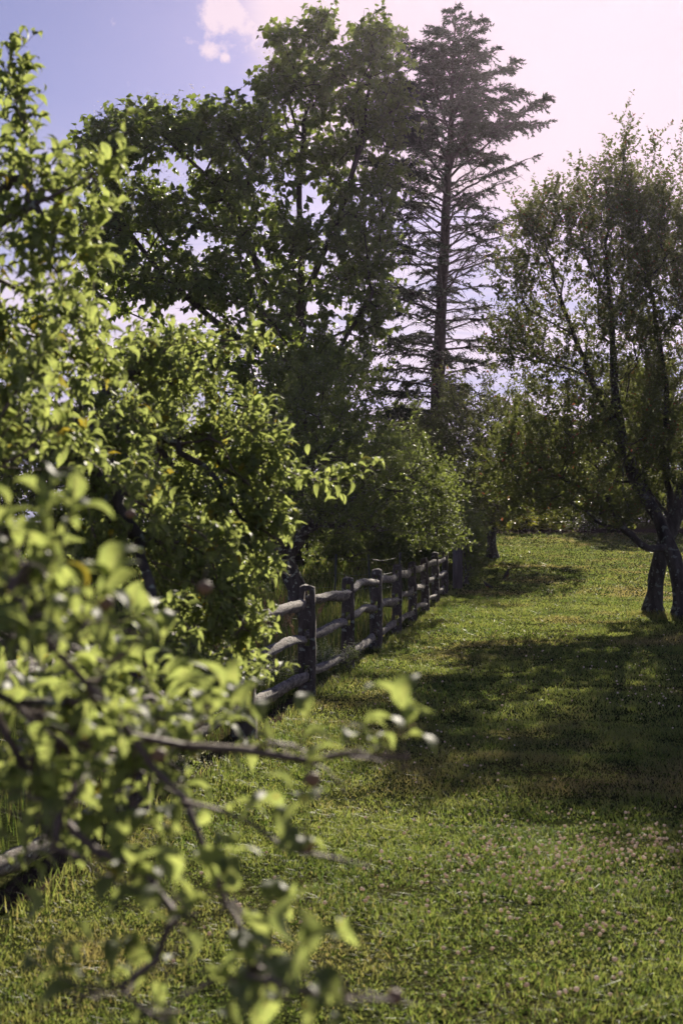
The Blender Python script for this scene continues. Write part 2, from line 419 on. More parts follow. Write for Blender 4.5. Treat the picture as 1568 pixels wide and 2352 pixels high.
def grow(guides, pts, bf):
    """guides: polylines; the first starts at the root, each later one joins the nearest node already there.
    pts: free points, joined one after the other so that wood and path stay short (bf weighs the path)."""
    pos, par, path = [], [], []
    for gl in guides:
        gl = [np.asarray(q, dtype=float) for q in gl]
        if not pos:
            pos.append(gl[0]); par.append(-1); path.append(0.0); prev = 0; rest = gl[1:]
        else:
            A = np.array(pos); prev = int(np.argmin(np.linalg.norm(A - gl[0], axis=1))); rest = gl
            if np.linalg.norm(A[prev] - gl[0]) < 1e-4: rest = gl[1:]
        for q in rest:
            L = np.linalg.norm(q - pos[prev]); k = max(1, int(L / 0.45)); s = np.array(pos[prev])
            for t in range(1, k + 1):
                pos.append(s + (q - s) * t / k); par.append(prev); path.append(path[prev] + L / k); prev = len(pos) - 1
    pos = np.array(pos); n0 = len(pos); N = len(pts)
    allp = np.vstack([pos, pts]); par = par + [-1] * N; path = np.array(path + [0.0] * N)
    best = np.full(N, 1e18); bp = np.zeros(N, dtype=int)
    done = np.zeros(N, dtype=bool)
    for i in range(2, n0):
        c = np.linalg.norm(pts - allp[i], axis=1) + bf * path[i]
        m = c < best; best[m] = c[m]; bp[m] = i
    order = list(range(n0))
    for _ in range(N):
        i = int(np.argmin(np.where(done, 1e19, best)))
        done[i] = True; k = n0 + i
        par[k] = int(bp[i]); path[k] = path[par[k]] + np.linalg.norm(allp[k] - allp[par[k]]); order.append(k)
        c = np.linalg.norm(pts - allp[k], axis=1) + bf * path[k]
        m = (c < best) & ~done; best[m] = c[m]; bp[m] = k
    kid = [[] for _ in range(len(allp))]
    for k, q in enumerate(par):
        if q >= 0: kid[q].append(k)
    for _ in range(3):                           # ease the zigzags out of the free twigs
        new = allp.copy()
        for k in range(n0, len(allp)):
            if kid[k]:
                new[k] = allp[k] * .5 + .25 * allp[par[k]] + .25 * np.mean(allp[kid[k]], axis=0)
        allp = new
    return allp, par, order

def wood_parts(thick, thin, name, base, bark, t, most=24):
    thick.sort(key=lambda w: -w[0])
    for k, (r_, (V, F)) in enumerate(thick):
        if k < most:
            obj('trunk' if k == 0 else 'limb', mesh(name + ('_trunk' if k == 0 else '_limb'), V - base, F, True), bark, t)
        else: thin.add(V, F)

def tree_wood(allp, par, order, r_tip, r_trunk, jitter, seglen, leaf_r, thick_r, flare=1.35, rcap=None):
    """returns (thick wood bag, thin wood bag, leaf sites pos, dir)"""
    n = len(allp); kids = [[] for _ in range(n)]
    for i in range(n):
        if par[i] >= 0: kids[par[i]].append(i)
    tips = np.zeros(n)
    for i in reversed(order):
        tips[i] = max(1.0, sum(tips[c] for c in kids[i]))
    root = order[0]; NT = max(tips[root], 2)
    e = math.log(r_trunk / r_tip) / math.log(NT)
    rad = r_tip * tips ** e
    if rcap is not None: rad = np.minimum(rad, rcap(allp))
    leaf_r = r_tip * (leaf_r + .3) ** e                  # leaf_r counts the tips a leaf-bearing twig may carry
    thick, thin = [], TubeBag()
    sp, sdv = [], []
    stack = [(root, None)]
    while stack:
        i, fr = stack.pop()
        ch, rr = ([fr], [min(rad[fr], rad[i] * 1.15)]) if fr is not None else ([], [])
        while True:
            ch.append(i); rr.append(rad[i])
            if not kids[i]: break
            m = max(kids[i], key=lambda c: tips[c])
            for c in kids[i]:
                if c != m: stack.append((c, i))
            i = m
        if len(ch) < 2: continue
        rr = list(rr); rr[-1] *= 0.6
        if ch[0] == root: rr[0] *= flare
        jl = jitter * (1.0 if rr[0] < thick_r else 0.6)
        p, r = smooth_chain(allp[ch], rr, jl, seglen)
        big = rr[0] > thick_r
        sides = 10 if rr[0] > 0.05 else (6 if rr[0] > 0.012 else (4 if rr[0] > 0.004 else 3))
        if ch[0] == root:                      # roots spread at the foot
            r = r * (1 + .32 * np.exp(-(p[:, 2] - p[0, 2]) / .16))
        q = tube(p, r, sides if ch[0] != root else 14, 0.07 if big else 0.0)
        if big or ch[0] == root: thick.append((rr[0] if ch[0] != root else 9, q))
        else: thin.add(*q)
        mid = (p[1:] + p[:-1]) / 2; dv = p[1:] - p[:-1]
        m = (r[1:] < leaf_r)
        if m.any():
            sp.append(np.hstack([p[:-1][m], p[1:][m]])); 
    S = np.vstack(sp)
    return thick, thin, S

LEAF4 = (np.array([(0, 0, 0), (-.30, .42, .07), (.30, .42, .07), (0, .5, 0), (0, 1, -.16)], dtype=float),
         np.array([(0, 2, 3), (2, 4, 3), (3, 4, 1), (0, 3, 1)]))
LEAF2 = (np.array([(0, 0, 0), (-.27, .45, .09), (0, 1, -.12), (.27, .45, .09)], dtype=float), np.array([(0, 3, 2), (0, 2, 1)]))
def strip_leaf(widths, ys, zs, fold):
    V = []; F = []
    for w, y, z in zip(widths, ys, zs):
        V += [(-w, y, z + fold * w), (0, y, z), (w, y, z + fold * w)]
    for i in range(len(ys) - 1):
        a = 3 * i
        for k in (0, 1):
            q = (a + k, a + k + 1, a + k + 4, a + k + 3)
            F += [(q[0], q[1], q[2]), (q[0], q[2], q[3])]
    return np.array(V, dtype=float), np.array(F)
APPLE_LEAF = [strip_leaf((.012, .016, .17, .225, .21, .13, .008), (0, .18, .32, .50, .68, .84, .94), zs, f) for zs, f in (
    ((0, .08, .13, .14, .07, -.08, -.24), .45), ((0, .06, .10, .08, -.02, -.20, -.40), .6), ((0, .09, .14, .17, .14, .05, -.06), .3), ((0, .08, .14, .18, .12, -.06, -.30), .85))]
APPLE_LEAF_S = [strip_leaf((.012, .17, .225, .16, .008), (0, .26, .50, .76, .94), zs, f) for zs, f in (
    ((0, .12, .14, .02, -.24), .45), ((0, .09, .08, -.10, -.40), .6), ((0, .13, .17, .10, -.06), .3), ((0, .12, .18, .05, -.30), .85))]
HEART = strip_leaf((.30, .40, .01), (0, .32, 1.0), (0, .05, -.16), .25)

def leaves(pos, Y, Z, size, tmpl, rnd):
    V0, F0 = tmpl
    Y = norm(Y); Z = norm(Z - Y * np.sum(Z * Y, axis=1, keepdims=True)); X = np.cross(Y, Z)
    s = size[:, None, None]
    V = pos[:, None, :] + s * (V0[None, :, 0:1] * X[:, None] + V0[None, :, 1:2] * Y[:, None] + V0[None, :, 2:3] * Z[:, None])
    F = F0[None] + (np.arange(len(pos)) * len(V0))[:, None, None]
    return V.reshape(-1, 3), F.reshape(-1, F0.shape[1]), np.repeat(rnd, len(V0)), X, Y, Z

def leaf_sites(S, per_m, at_least, spread, up, rand, droop=0.0, zr=.45):
    a, b = S[:, :3], S[:, 3:]
    L = np.linalg.norm(b - a, axis=1)
    per_m = max(0.0, per_m - at_least * len(S)) / L.sum()      # per_m arrives as the wanted number of leaves
    k = np.floor(L * per_m + rng.random(len(L)) + at_least).astype(int)
    i = np.repeat(np.arange(len(S)), k)
    t = rng.random(len(i))[:, None]
    p = a[i] + (b[i] - a[i]) * t
    d = norm(b[i] - a[i])
    side = rng.normal(0, 1, d.shape); side = norm(side - d * np.sum(side * d, axis=1, keepdims=True))
    Y = d * 0.55 + side * spread + np.array([0, 0, 1.0]) * (up - droop) + rng.normal(0, 1, d.shape) * rand
    Z = np.array([0, 0, 1.0]) + rng.normal(0, 1, d.shape) * zr
    return p, Y, Z

def shoots(S, n, length, up, spread, wt=None):
    L = np.linalg.norm(S[:, 3:] - S[:, :3], axis=1)
    if wt is not None: L = L * wt(S[:, 3:])
    i = rng.choice(len(S), n, p=L / L.sum())
    a = S[i, :3] + (S[i, 3:] - S[i, :3]) * rng.random(n)[:, None]
    d = norm(S[i, 3:] - S[i, :3])
    side = rng.normal(0, 1, d.shape)
    Y = norm(d * .5 + norm(side) * spread + np.array([0, 0, up]))
    b = a + Y * (length * rng.uniform(.4, 1.15, n))[:, None]
    return np.hstack([a, b])

def prisms(S, r0, r1):
    """three-sided twigs, one per row of S"""
    a, b = S[:, :3], S[:, 3:]; d = norm(b - a)
    u = norm(np.cross(d, np.where(np.abs(d[:, 2:]) > .9, np.array([[1., 0, 0]]), np.array([[0, 0, 1.]])))); w = np.cross(d, u)
    V = []
    for base_, r in ((a, r0), (b, r1)):
        for k in range(3):
            V.append(base_ + r * (math.cos(2.094 * k) * u + math.sin(2.094 * k) * w))
    V = np.stack(V, 1).reshape(-1, 3)
    F = np.array([(0, 1, 4, 3), (1, 2, 5, 4), (2, 0, 3, 5)])
    return V, (F[None] + (np.arange(len(S)) * 6)[:, None, None]).reshape(-1, 4)

def in_ellipse(u, v, ru, rv, d0, d1, n, hollow=0.0):
    """points in a crown lobe centred on a bearing, spread over its own depth"""
    out = []
    while len(out) < n:
        a = rng.uniform(-1, 1, 3)
        q = a[0] ** 2 + a[1] ** 2 + a[2] ** 2
        if q > 1 or q < hollow: continue
        out.append(P(u + a[0] * ru, v + a[1] * rv, (d0 + d1) / 2 + a[2] * (d1 - d0) / 2))
    return np.array([tuple(x) for x in out])

def make_tree(name, label, cat, guides, lobes, bf, r_tip, r_trunk, jit, seg, leaf_r, thick_r, lf, barks, leafm,
              wood_names=('trunk', 'branches'), group=None, extra=None, sprouts=()):
    reseed(sum(map(ord, label)))
    base = np.array(guides[0][0], dtype=float)
    base[2] = H(base[0], base[1]) - 0.02
    guides[0][0] = tuple(base)
    pts = np.vstack([in_ellipse(*l) for l in lobes])
    sg = []
    for (q, hh, lean) in sprouts:                # upright water shoots
        q = np.array(q); k = max(2, int(hh / 0.22))
        sg.append([q + np.array([lean * hh * (t / k) ** 1.4 * .4 + rng.normal(0, .015), rng.normal(0, .02), hh * t / k]) for t in range(k + 1)])
    if sg: pts = np.vstack([pts] + [np.array(s) for s in sg])
    allp, par, order = grow(guides, pts, bf)
    thick, thin, S = tree_wood(allp, par, order, r_tip, r_trunk, jit, seg, leaf_r, thick_r, rcap=lf.get('rcap'))
    t = thing(name, label, cat, tuple(base), group)
    if 'shoot' in lf:
        S2 = shoots(S, int(lf['per_m'] / lf['ls']), lf['shoot'], lf.get('sup', .3), .9, lf.get('wt'))
        thin.add(*prisms(S2, r_tip * .8, r_tip * .4)); S = S2
    wood_parts(thick, thin, name, base, barks[0], t)
    if thin.n: obj(wood_names[1], thin.mesh(name + '_branches', base), barks[1], t)['kind'] = 'stuff'
    p, Y, Z = leaf_sites(S, lf['per_m'], lf.get('least', 0), lf['spread'], lf['up'], lf['rand'], lf.get('droop', 0), lf.get('zr', .45))
    size = rng.uniform(lf['size'][0], lf['size'][1], len(p))
    return t, base, p, Y, Z, size, S

def leaf_parts(t, base, p, Y, Z, size, variants, mat, n, name='leaf'):
    """the n leaves that show largest become parts of their own; returns the mask of the rest"""
    rel = p - np.array(CAM)
    u = rel[:, 0] / rel[:, 1]; v = (rel[:, 2] - rel[:, 1] * math.tan(PITCH)) / rel[:, 1]
    inside = (np.abs(u) < 0.238) & (np.abs(v) < 0.357)
    score = np.where(inside, size / np.maximum(rel[:, 1], .1), 0)
    order = np.argsort(-score)[:n]
    order = order[score[order] > 0]
    Yn = norm(Y); Zn = norm(Z - Yn * np.sum(Z * Yn, axis=1, keepdims=True)); X = np.cross(Yn, Zn)
    for k in order:
        o = bpy.data.objects.new(name, variants[k % len(variants)]); COL.objects.link(o)
        o.parent = t
        s = float(size[k])
        m = Matrix(((X[k][0] * s, Yn[k][0] * s, Zn[k][0] * s, p[k][0] - base[0]),
                    (X[k][1] * s, Yn[k][1] * s, Zn[k][1] * s, p[k][1] - base[1]),
                    (X[k][2] * s, Yn[k][2] * s, Zn[k][2] * s, p[k][2] - base[2]), (0, 0, 0, 1)))
        o.matrix_basis = m
    rest = np.ones(len(p), dtype=bool); rest[order] = False
    return rest

def foliage(t, base, p, Y, Z, size, tmpl, mat, name='foliage', rnd=None):
    if rnd is None:
        rnd = np.clip(rng.random(len(p)), 0, 1)
    tl = tmpl if isinstance(tmpl, list) else [tmpl]
    VV, FF, RR, BB, off = [], [], [], [], 0
    idx = np.arange(len(p)) % len(tl)
    for k, tp in enumerate(tl):
        m = idx == k
        if not m.any(): continue
        V, F, r, *_ = leaves(p[m], Y[m], Z[m], size[m], tp, rnd[m])
        VV.append(V - base); FF.append(F + off); RR.append(r); BB.append(np.tile((np.abs(tp[0][:, 0]) < 1e-6).astype(float), int(m.sum()))); off += len(V)
    me = mesh(t.name + '_' + name, np.vstack(VV), np.vstack(FF), len(tl[0][0]) > 8, {'rnd': np.concatenate(RR), 'rib': np.concatenate(BB)})
    o = obj(name, me, mat, t); o['kind'] = 'stuff'
    return o

def leaf_variants(name, tmpls, mat, n):
    out = []
    for k in range(n):
        V, F = tmpls[k % len(tmpls)]
        out.append(mesh(name, V, F, True, {'rnd': np.full(len(V), (k + 0.5) / n), 'rib': (np.abs(V[:, 0]) < 1e-6).astype(float)}))
        out[-1].materials.append(mat)
    return out

# ------------------------------------------------------------------ ground
def axis(parts):
    return np.unique(np.concatenate([np.arange(a, b, s) for a, b, s in parts]))
gx = axis(((-900, -60, 60), (-60, -14, 3), (-14, 22, 0.6), (22, 60, 3), (60, 901, 60)))
gy = axis(((-60, 0, 5), (0, 70, 0.6), (70, 130, 5), (130, 1500, 90)))
XX, YY = np.meshgrid(gx, gy)
ny, nx = XX.shape
ii = (np.arange(ny - 1)[:, None] * nx + np.arange(nx - 1)[None]).ravel()
GF = np.stack([ii, ii + 1, ii + nx + 1, ii + nx], -1)
g = obj('ground', mesh('ground', np.stack([XX, YY, hgt(XX, YY)], -1).reshape(-1, 3), GF, True), M_LAWN)
tag(g, 'mown green lawn rising gently to the far hedge', 'lawn', kind='structure')

def strip(name, label, y0, y1, x0f, x1f, lift, mat, step=0.11, nx_=7):
    ys = np.arange(y0, y1, step); V = []
    for y in ys:
        a, b = x0f(y), x1f(y)
        for k in range(nx_):
            x = a + (b - a) * k / (nx_ - 1)
            V.append((x, y, H(x, y) + (lift + .012 * float(vnoise(x * 9, y * 9, 77)) if 0 < k < nx_ - 1 else -0.02)))
    n = len(ys); i = (np.arange(n - 1)[:, None] * nx_ + np.arange(nx_ - 1)[None]).ravel()
    o = obj(name, mesh(name, V, np.stack([i, i + 1, i + nx_ + 1, i + nx_], -1), True), mat)
    return tag(o, label, 'soil', kind='structure')
strip('soil_strip', 'narrow strip of bare brown soil along the foot of the fence', 2.5, 16.0,
      lambda y: float(fence_x(y)) - 0.12, lambda y: float(fence_x(y)) + 0.07 + 0.14 * (float(fbm(y * 1.7, 3.3, 81)) - .5) + .05 * (float(vnoise(y * 7, 1.5, 83)) - .5), 0.012, M_SOIL)
def hedge_soil():
    xs = np.arange(-2, 22, 0.5); V = []
    for x in xs:
        y0 = 59.5 - 0.25 * math.sin(x * .9) - .02 * x
        for k in range(6):
            y = y0 + k * 0.5
            V.append((x, y, H(x, y) + (0.03 if 0 < k < 5 else -0.03)))
    n = len(xs); i = (np.arange(n - 1)[:, None] * 6 + np.arange(5)[None]).ravel()
    tag(obj('soil_bed', mesh('soil_bed', V, np.stack([i, i + 6, i + 7, i + 1], -1), True), M_SOIL),
        'bare brown soil bed at the top of the lawn before the hedge', 'soil', kind='structure')
hedge_soil()

# ------------------------------------------------------------------ lawn grass
def blades(pos, h, w, lean, bend, rnd, dry, single=False):
    n = len(pos)
    a = rng.random(n) * 2 * math.pi
    ax = np.stack([np.cos(a), np.sin(a), np.zeros(n)], -1)
    b = rng.random(n) * 2 * math.pi
    ld = np.stack([np.cos(b), np.sin(b), np.zeros(n)], -1) * lean[:, None]
    up = np.array([0, 0, 1.0])
    hw = (w / 2)[:, None]
    tip = pos + up * (h * (1 - 0.35 * bend))[:, None] + ld * h[:, None] * (0.5 + bend)[:, None]
    if single:
        V = np.stack([pos - ax * hw, pos + ax * hw, tip], 1)
        F = np.array([(0, 1, 2)])
    else:
        mid = pos + up * (h * 0.55)[:, None] + ld * h[:, None] * 0.28
        V = np.stack([pos - ax * hw, pos + ax * hw, mid - ax * hw * 0.8, mid + ax * hw * 0.8, tip], 1)
        F = np.array([(0, 1, 3), (0, 3, 2), (2, 3, 4)])
    k = V.shape[1]
    FF = (F[None] + (np.arange(n) * k)[:, None, None]).reshape(-1, 3)
    return V.reshape(-1, 3), FF, np.repeat(rnd, k), np.repeat(dry, k)

def lawn_points(y0, y1, density, margin=1.6):
    out = []
    for y in np.arange(y0, y1, 0.5):
        a = max(float(fence_x(y)) + 0.12, -0.27 * y - margin); b = 0.265 * y + margin
        n = int((b - a) * 0.5 * density)
        x = rng.uniform(a, b, n); yy = rng.uniform(y, y + 0.5, n)
        out.append(np.stack([x, yy], -1))
    q = np.vstack(out)
    edge = q[:, 0] - fence_x(q[:, 1])
    keep = (edge > 0.10 + 0.14 * (vnoise(q[:, 1] * 2.2, q[:, 1] * 0, 12))) | (rng.random(len(q)) < .22)
    return q[keep]

def dryness(x, y):
    d = fbm(x * 0.55 + 3, y * 0.42 + 1, 21)
    e = fbm(x * 2.1, y * 1.7, 24)
    return np.clip((d - 0.51) * 2.9 + (e - 0.5) * 1.8, 0, 1)

bag = []
for (y0, y1, den, hh, ww, single) in ((3.6, 7.5, 5400, 0.036, 0.0046, False), (7.5, 12, 2700, 0.040, 0.0060, False),
                                      (12, 20, 1050, 0.044, 0.009, False), (20, 34, 520, 0.052, 0.015, True),
                                      (34, 60, 210, 0.060, 0.026, True)):
    q = lawn_points(y0, y1, den)
    tuft = fbm(q[:, 0] * 3.2, q[:, 1] * 3.2, 31)
    n = len(q)
    z = hgt(q[:, 0], q[:, 1]) - 0.004
    pos = np.column_stack([q, z])
    big = (rng.random(n) < 0.04)
    h = hh * (0.25 + 1.3 * np.clip(tuft * 1.5 - .25, 0, 1)) * rng.uniform(0.6, 1.3, n) * np.where(big, 1.5, 1)
    dry = np.clip(dryness(q[:, 0], q[:, 1]) * 0.8 + rng.normal(0, .16, n) + (rng.random(n) < .04) * .6, 0, 1)
    rn = np.clip(1.0 * fbm(q[:, 0] * 0.9 + 40, q[:, 1] * 0.8, 41) + .5 * (fbm(q[:, 0] * 5, q[:, 1] * 5, 43) - .5) + rng.normal(-.02, .25, n), 0, 1)
    bag.append(blades(pos, h, np.full(n, ww) * rng.uniform(.7, 1.3, n), np.abs(rng.normal(0.85, .5, n)), rng.random(n), rn, dry, single))
n = 9000                                            # untrimmed grass along the fence foot
ey = rng.uniform(3.0, 40, n); ex = fence_x(ey) + rng.normal(.09, .085, n)
keep = fbm(ex * 2 + 5, ey * 1.6, 91) > .40
q = np.stack([ex, ey], -1)[keep]; n = len(q)
bag.append(blades(np.column_stack([q, hgt(q[:, 0], q[:, 1]) - .004]), rng.uniform(.03, .11, n), np.where(q[:, 1] < 14, .005, .009), np.abs(rng.normal(.6, .4, n)), rng.random(n), rng.random(n), np.clip(rng.normal(.15, .3, n), 0, 1)))
for tu, tv, td in ((1499, 1408, 27.8), (1565, 1432, 26.6)):
    c = P(tu, tv, td); n = 900
    a = rng.random(n) * 6.28; r_ = .17 + np.abs(rng.normal(0, .16, n))
    q = np.stack([c.x + np.cos(a) * r_, c.y + np.sin(a) * r_], -1)
    bag.append(blades(np.column_stack([q, hgt(q[:, 0], q[:, 1]) - .004]), rng.uniform(.05, .17, n), np.full(n, .012), np.abs(rng.normal(.5, .3, n)), rng.random(n), rng.random(n), np.clip(rng.normal(.35, .3, n), 0, 1)))
off = 0; V = []; F = []; A = []; B = []
for v, f, a, b in bag:
    V.append(v); F.append(f + off); A.append(a); B.append(b); off += len(v)
tag(obj('lawn_grass', mesh('lawn_grass', np.vstack(V), np.vstack(F), False, {'rnd': np.concatenate(A), 'dry': np.concatenate(B)}), M_GRASS),
    'short mown grass with dry yellowish patches covering the lawn', 'grass', kind='stuff')

# clover leaves and flowers in the near lawn
TRI = (np.array([(0, 0, 0), (-.42, .5, .10), (-.2, .95, .06), (0, .85, .02), (.2, .95, .06), (.42, .5, .10)], dtype=float),
       np.array([(0, 3, 2), (0, 2, 1), (0, 5, 4), (0, 4, 3)]))
def clover_field():
    q = lawn_points(4.0, 11, 190)
    m = fbm(q[:, 0] * .7 + 7, q[:, 1] * .6, 51) + 0.25 * (q[:, 0] < -0.2) > 0.47
    q = q[m]; n = len(q)
    base = np.column_stack([q, hgt(q[:, 0], q[:, 1]) + rng.uniform(.022, .048, n)])
    Vs, Fs, Rs, off = [], [], [], 0
    a0 = rng.random(n) * 6.28
    s = rng.uniform(.010, .017, n)
    rr = rng.random(n)
    for k in range(3):
        a = a0 + k * 2.094
        Y = np.stack([np.cos(a), np.sin(a), np.full(n, .15)], -1)
        Z = np.array([0, 0, 1.0]) + rng.normal(0, .25, (n, 3))
        v, f, r, *_ = leaves(base, Y, Z, s, TRI, rr)
        Vs.append(v); Fs.append(f + off); Rs.append(r); off += len(v)
    tag(obj('clover_leaves', mesh('clover_leaves', np.vstack(Vs), np.vstack(Fs), False,
            {'rnd': np.concatenate(Rs), 'dry': np.zeros(off)}), M_CLEAF), 'low clover leaves spreading through the near lawn', 'clover', kind='stuff')
clover_field()

def ico():
    import bmesh
    bm = bmesh.new(); bmesh.ops.create_icosphere(bm, subdivisions=1, radius=1)
    V = np.array([v.co[:] for v in bm.verts]); F = np.array([[v.index for v in f.verts] for f in bm.faces]); bm.free()
    return V, F
ICOV, ICOF = ico()
def clover_flowers():
    pts = []
    for u, v, ru, rv, n in ((1330, 1990, 280, 75, 200), (1480, 1960, 150, 70, 80), (1130, 2000, 230, 90, 110), (1000, 1720, 240, 130, 110),
                            (1250, 2150, 300, 120, 90), (1500, 1600, 160, 80, 80), (1250, 1490, 250, 60, 60), (1150, 1350, 260, 50, 60), (650, 2080, 250, 130, 40), (1300, 2290, 230, 60, 20)):
        for _ in range(n):
            a = rng.normal(0, .55, 2)
            r = pix_dir(u + a[0] * ru, v + a[1] * rv)
            if r.z > -0.02: continue
            t = -CAM.z / r.z
            x, y = r.x * t, r.y * t
            y = min(y, 45)
            if x > float(fence_x(y)) + .3: pts.append((x, y))
    q = np.array(pts); n = len(q)
    s = rng.uniform(.0045, .0105, n) * np.where(q[:, 1] > 12, 1.25, 1)
    c = np.column_stack([q, hgt(q[:, 0], q[:, 1]) + rng.uniform(.045, .075, n)])
    jit = 1 + rng.normal(0, .12, (n, len(ICOV), 1))
    V = c[:, None] + s[:, None, None] * (ICOV * np.array([1, 1, .85]))[None] * jit
    F = (ICOF[None] + (np.arange(n) * len(ICOV))[:, None, None]).reshape(-1, 3)
    tag(obj('clover_flowers', mesh('clover_flowers', V.reshape(-1, 3), F, False, {'rnd': np.repeat(rng.random(n), len(ICOV))}), M_CLOVER),
        'pale pink and white clover heads dotted over the lawn', 'clover flowers', kind='stuff')
clover_flowers()

# tall unmown grass on the field side of the fence
def tall_grass():
    out = []
    for y in np.arange(2.5, 62, 0.5):
        b = float(fence_x(min(y, 38))) - 0.05; a = max(b - 14, -0.27 * y - 2)
        if a >= b: continue
        den = 260 if y < 20 else (110 if y < 30 else 50)
        n = int((b - a) * .5 * den)
        x = rng.uniform(a, b, n); yy = rng.uniform(y, y + .5, n)
        out.append(np.stack([x, yy], -1))
    q = np.vstack(out); n = len(q)
    edge = fence_x(q[:, 1]) - q[:, 0]
    tuft = fbm(q[:, 0] * 1.1, q[:, 1] * 1.1, 61)
    h = (0.16 + 0.55 * np.clip(tuft - .25, 0, 1)) * rng.uniform(.55, 1.25, n) * np.clip(.35 + edge * 1.4, .35, 1)
    pos = np.column_stack([q, hgt(q[:, 0], q[:, 1]) - .005])
    w = np.where(q[:, 1] < 20, .006, np.where(q[:, 1] < 40, .013, .03)) * rng.uniform(.7, 1.3, n)
    dry = np.clip(rng.normal(.05, .22, n), 0, 1)
    v, f, a, b = blades(pos, h, w, np.abs(rng.normal(.4, .3, n)), rng.random(n), rng.random(n), dry)
    tag(obj('tall_grass', mesh('tall_grass', v, f, False, {'rnd': a, 'dry': b}), M_TALL),
        'tall unmown meadow grass in the shade behind the rail fence', 'grass', kind='stuff')
tall_grass()

# ------------------------------------------------------------------ split-rail fence
reseed(5)
SPACING = 3.0
POST_Y = [13.9 + SPACING * k for k in range(-4, 8)]
def post_mesh(w, dp, h, slots, seed):
    """a hewn post with through-mortises; the open cells are the slots"""
    r = np.random.default_rng(seed)
    sw = 0.062
    xs = [-w / 2, -sw / 2, sw / 2, w / 2]
    zs = sorted(set([-0.3] + [round(z, 3) for s in slots for z in (s - .085, s + .085)] + [h]))
    z2 = [zs[0]]
    for a, b in zip(zs, zs[1:]):
        k = max(1, int((b - a) / .075)); z2 += [a + (b - a) * t / k for t in range(1, k + 1)]
    nzc = len(z2) - 1
    def solid(i, j):
        if i < 0 or i > 2 or j < 0 or j >= nzc: return False
        zc = (z2[j] + z2[j + 1]) / 2
        return not (i == 1 and any(abs(zc - s) < .085 for s in slots))
    idx = {}; V = []
    def vt(i, j, k):
        if (i, j, k) not in idx:
            x, z = xs[i], z2[j]; y = (-dp / 2, dp / 2)[k]
            tp = 1 - .16 * max(0, z / h) ** 2
            x = x * tp + r.normal(0, .0045); y = y * tp + r.normal(0, .005); z = z + (r.normal(0, .006) if j == nzc else 0)
            if j == nzc: z -= .028 * abs(xs[i]) / (w / 2) + .012 * (k == 0)
            idx[(i, j, k)] = len(V); V.append((x, y, z))
        return idx[(i, j, k)]
    F = []
    for i in range(3):
        for j in range(nzc):
            if not solid(i, j): continue
            F.append((vt(i, j, 0), vt(i + 1, j, 0), vt(i + 1, j + 1, 0), vt(i, j + 1, 0)))
            F.append((vt(i + 1, j, 1), vt(i, j, 1), vt(i, j + 1, 1), vt(i + 1, j + 1, 1)))
            if not solid(i - 1, j): F.append((vt(i, j, 1), vt(i, j, 0), vt(i, j + 1, 0), vt(i, j + 1, 1)))
            if not solid(i + 1, j): F.append((vt(i + 1, j, 0), vt(i + 1, j, 1), vt(i + 1, j + 1, 1), vt(i + 1, j + 1, 0)))
            if not solid(i, j + 1): F.append((vt(i, j + 1, 0), vt(i + 1, j + 1, 0), vt(i + 1, j + 1, 1), vt(i, j + 1, 1)))
            if not solid(i, j - 1): F.append((vt(i, j, 1), vt(i + 1, j, 1), vt(i + 1, j, 0), vt(i, j, 0)))
    return mesh('post', V, np.array(F))

def rail_mesh(a, b, rad, seed, bow):
    r = np.random.default_rng(seed)
    a, b = np.array(a), np.array(b); n = 30; sides = 8
    d = norm(b - a); sx = norm(np.cross(d, [0, 0, 1])); sz = np.cross(sx, d)
    ph = np.arange(sides) * 2 * math.pi / sides
    prof = 1 + .20 * np.cos(2 * ph + r.random() * 6) + .16 * np.cos(3 * ph + r.random() * 6) + .05 * r.normal(0, 1, sides)
    V = []
    kn = r.random() * .6 + .2
    for k in range(n):
        t = k / (n - 1)
        end = min(1, min(t, 1 - t) / .10)
        s = rad * (.42 + .58 * end ** .7) * (1 + .10 * math.sin(5 * t + seed) + .12 * math.exp(-((t - kn) / .05) ** 2))
        c = a + (b - a) * t + sz * (bow * math.sin(math.pi * t) + .012 * math.sin(9 * t + seed)) + sx * (.018 * math.sin(7 * t + 2 * seed))
        sxk = .55 + .45 * end
        tw = .5 * t
        for q in range(sides):
            rr = s * prof[q] * (1 + r.normal(0, .06))
            V.append(c + sx * rr * sxk * math.cos(ph[q] + tw) * (.9 if sxk == 1 else .75) + sz * rr * math.sin(ph[q] + tw) * (1.0 if end == 1 else 1.0))
    V = np.array(V)
    i = np.arange(n - 1)[:, None] * sides; j = np.arange(sides)[None]; k = (j + 1) % sides
    F = np.stack([i + j, i + k, i + sides + k, i + sides + j], -1).reshape(-1, 4)
    caps = np.array([list(range(sides))[::-1], [(n - 1) * sides + q for q in range(sides)]])
    return mesh('rail', V, [F, caps])

fx0, fy0 = float(fence_x(POST_Y[0])), POST_Y[0]
fence = thing('split_rail_fence', 'weathered grey split-rail fence receding along the left edge of the lawn', 'fence', (fx0, fy0, H(fx0, fy0)))
FB = np.array((fx0, fy0, H(fx0, fy0)))
yaw = math.atan2(0.136, 1.0)
SL = (0.21, 0.57, 0.93)
posts = []
for k, y in enumerate(POST_Y):
    x = float(fence_x(y)); z = H(x, y)
    w, dp, h = rng.uniform(.145, .175), rng.uniform(.11, .135), rng.uniform(1.08, 1.16)
    sl = tuple(s + rng.uniform(-.02, .02) for s in SL)
    o = obj('post', post_mesh(w, dp, h, sl, 100 + k), M_POST, fence, np.array((x, y, z)) - FB)
    lean = (R(rng.uniform(-1.5, 2.5)), R(rng.uniform(-1.5, 3.5)))
    o.rotation_euler = (lean[0], lean[1], -yaw + R(rng.uniform(-8, 8)))
    o.rotation_mode = 'XYZ'
    posts.append((o, np.array((x, y, z)), sl, lean))
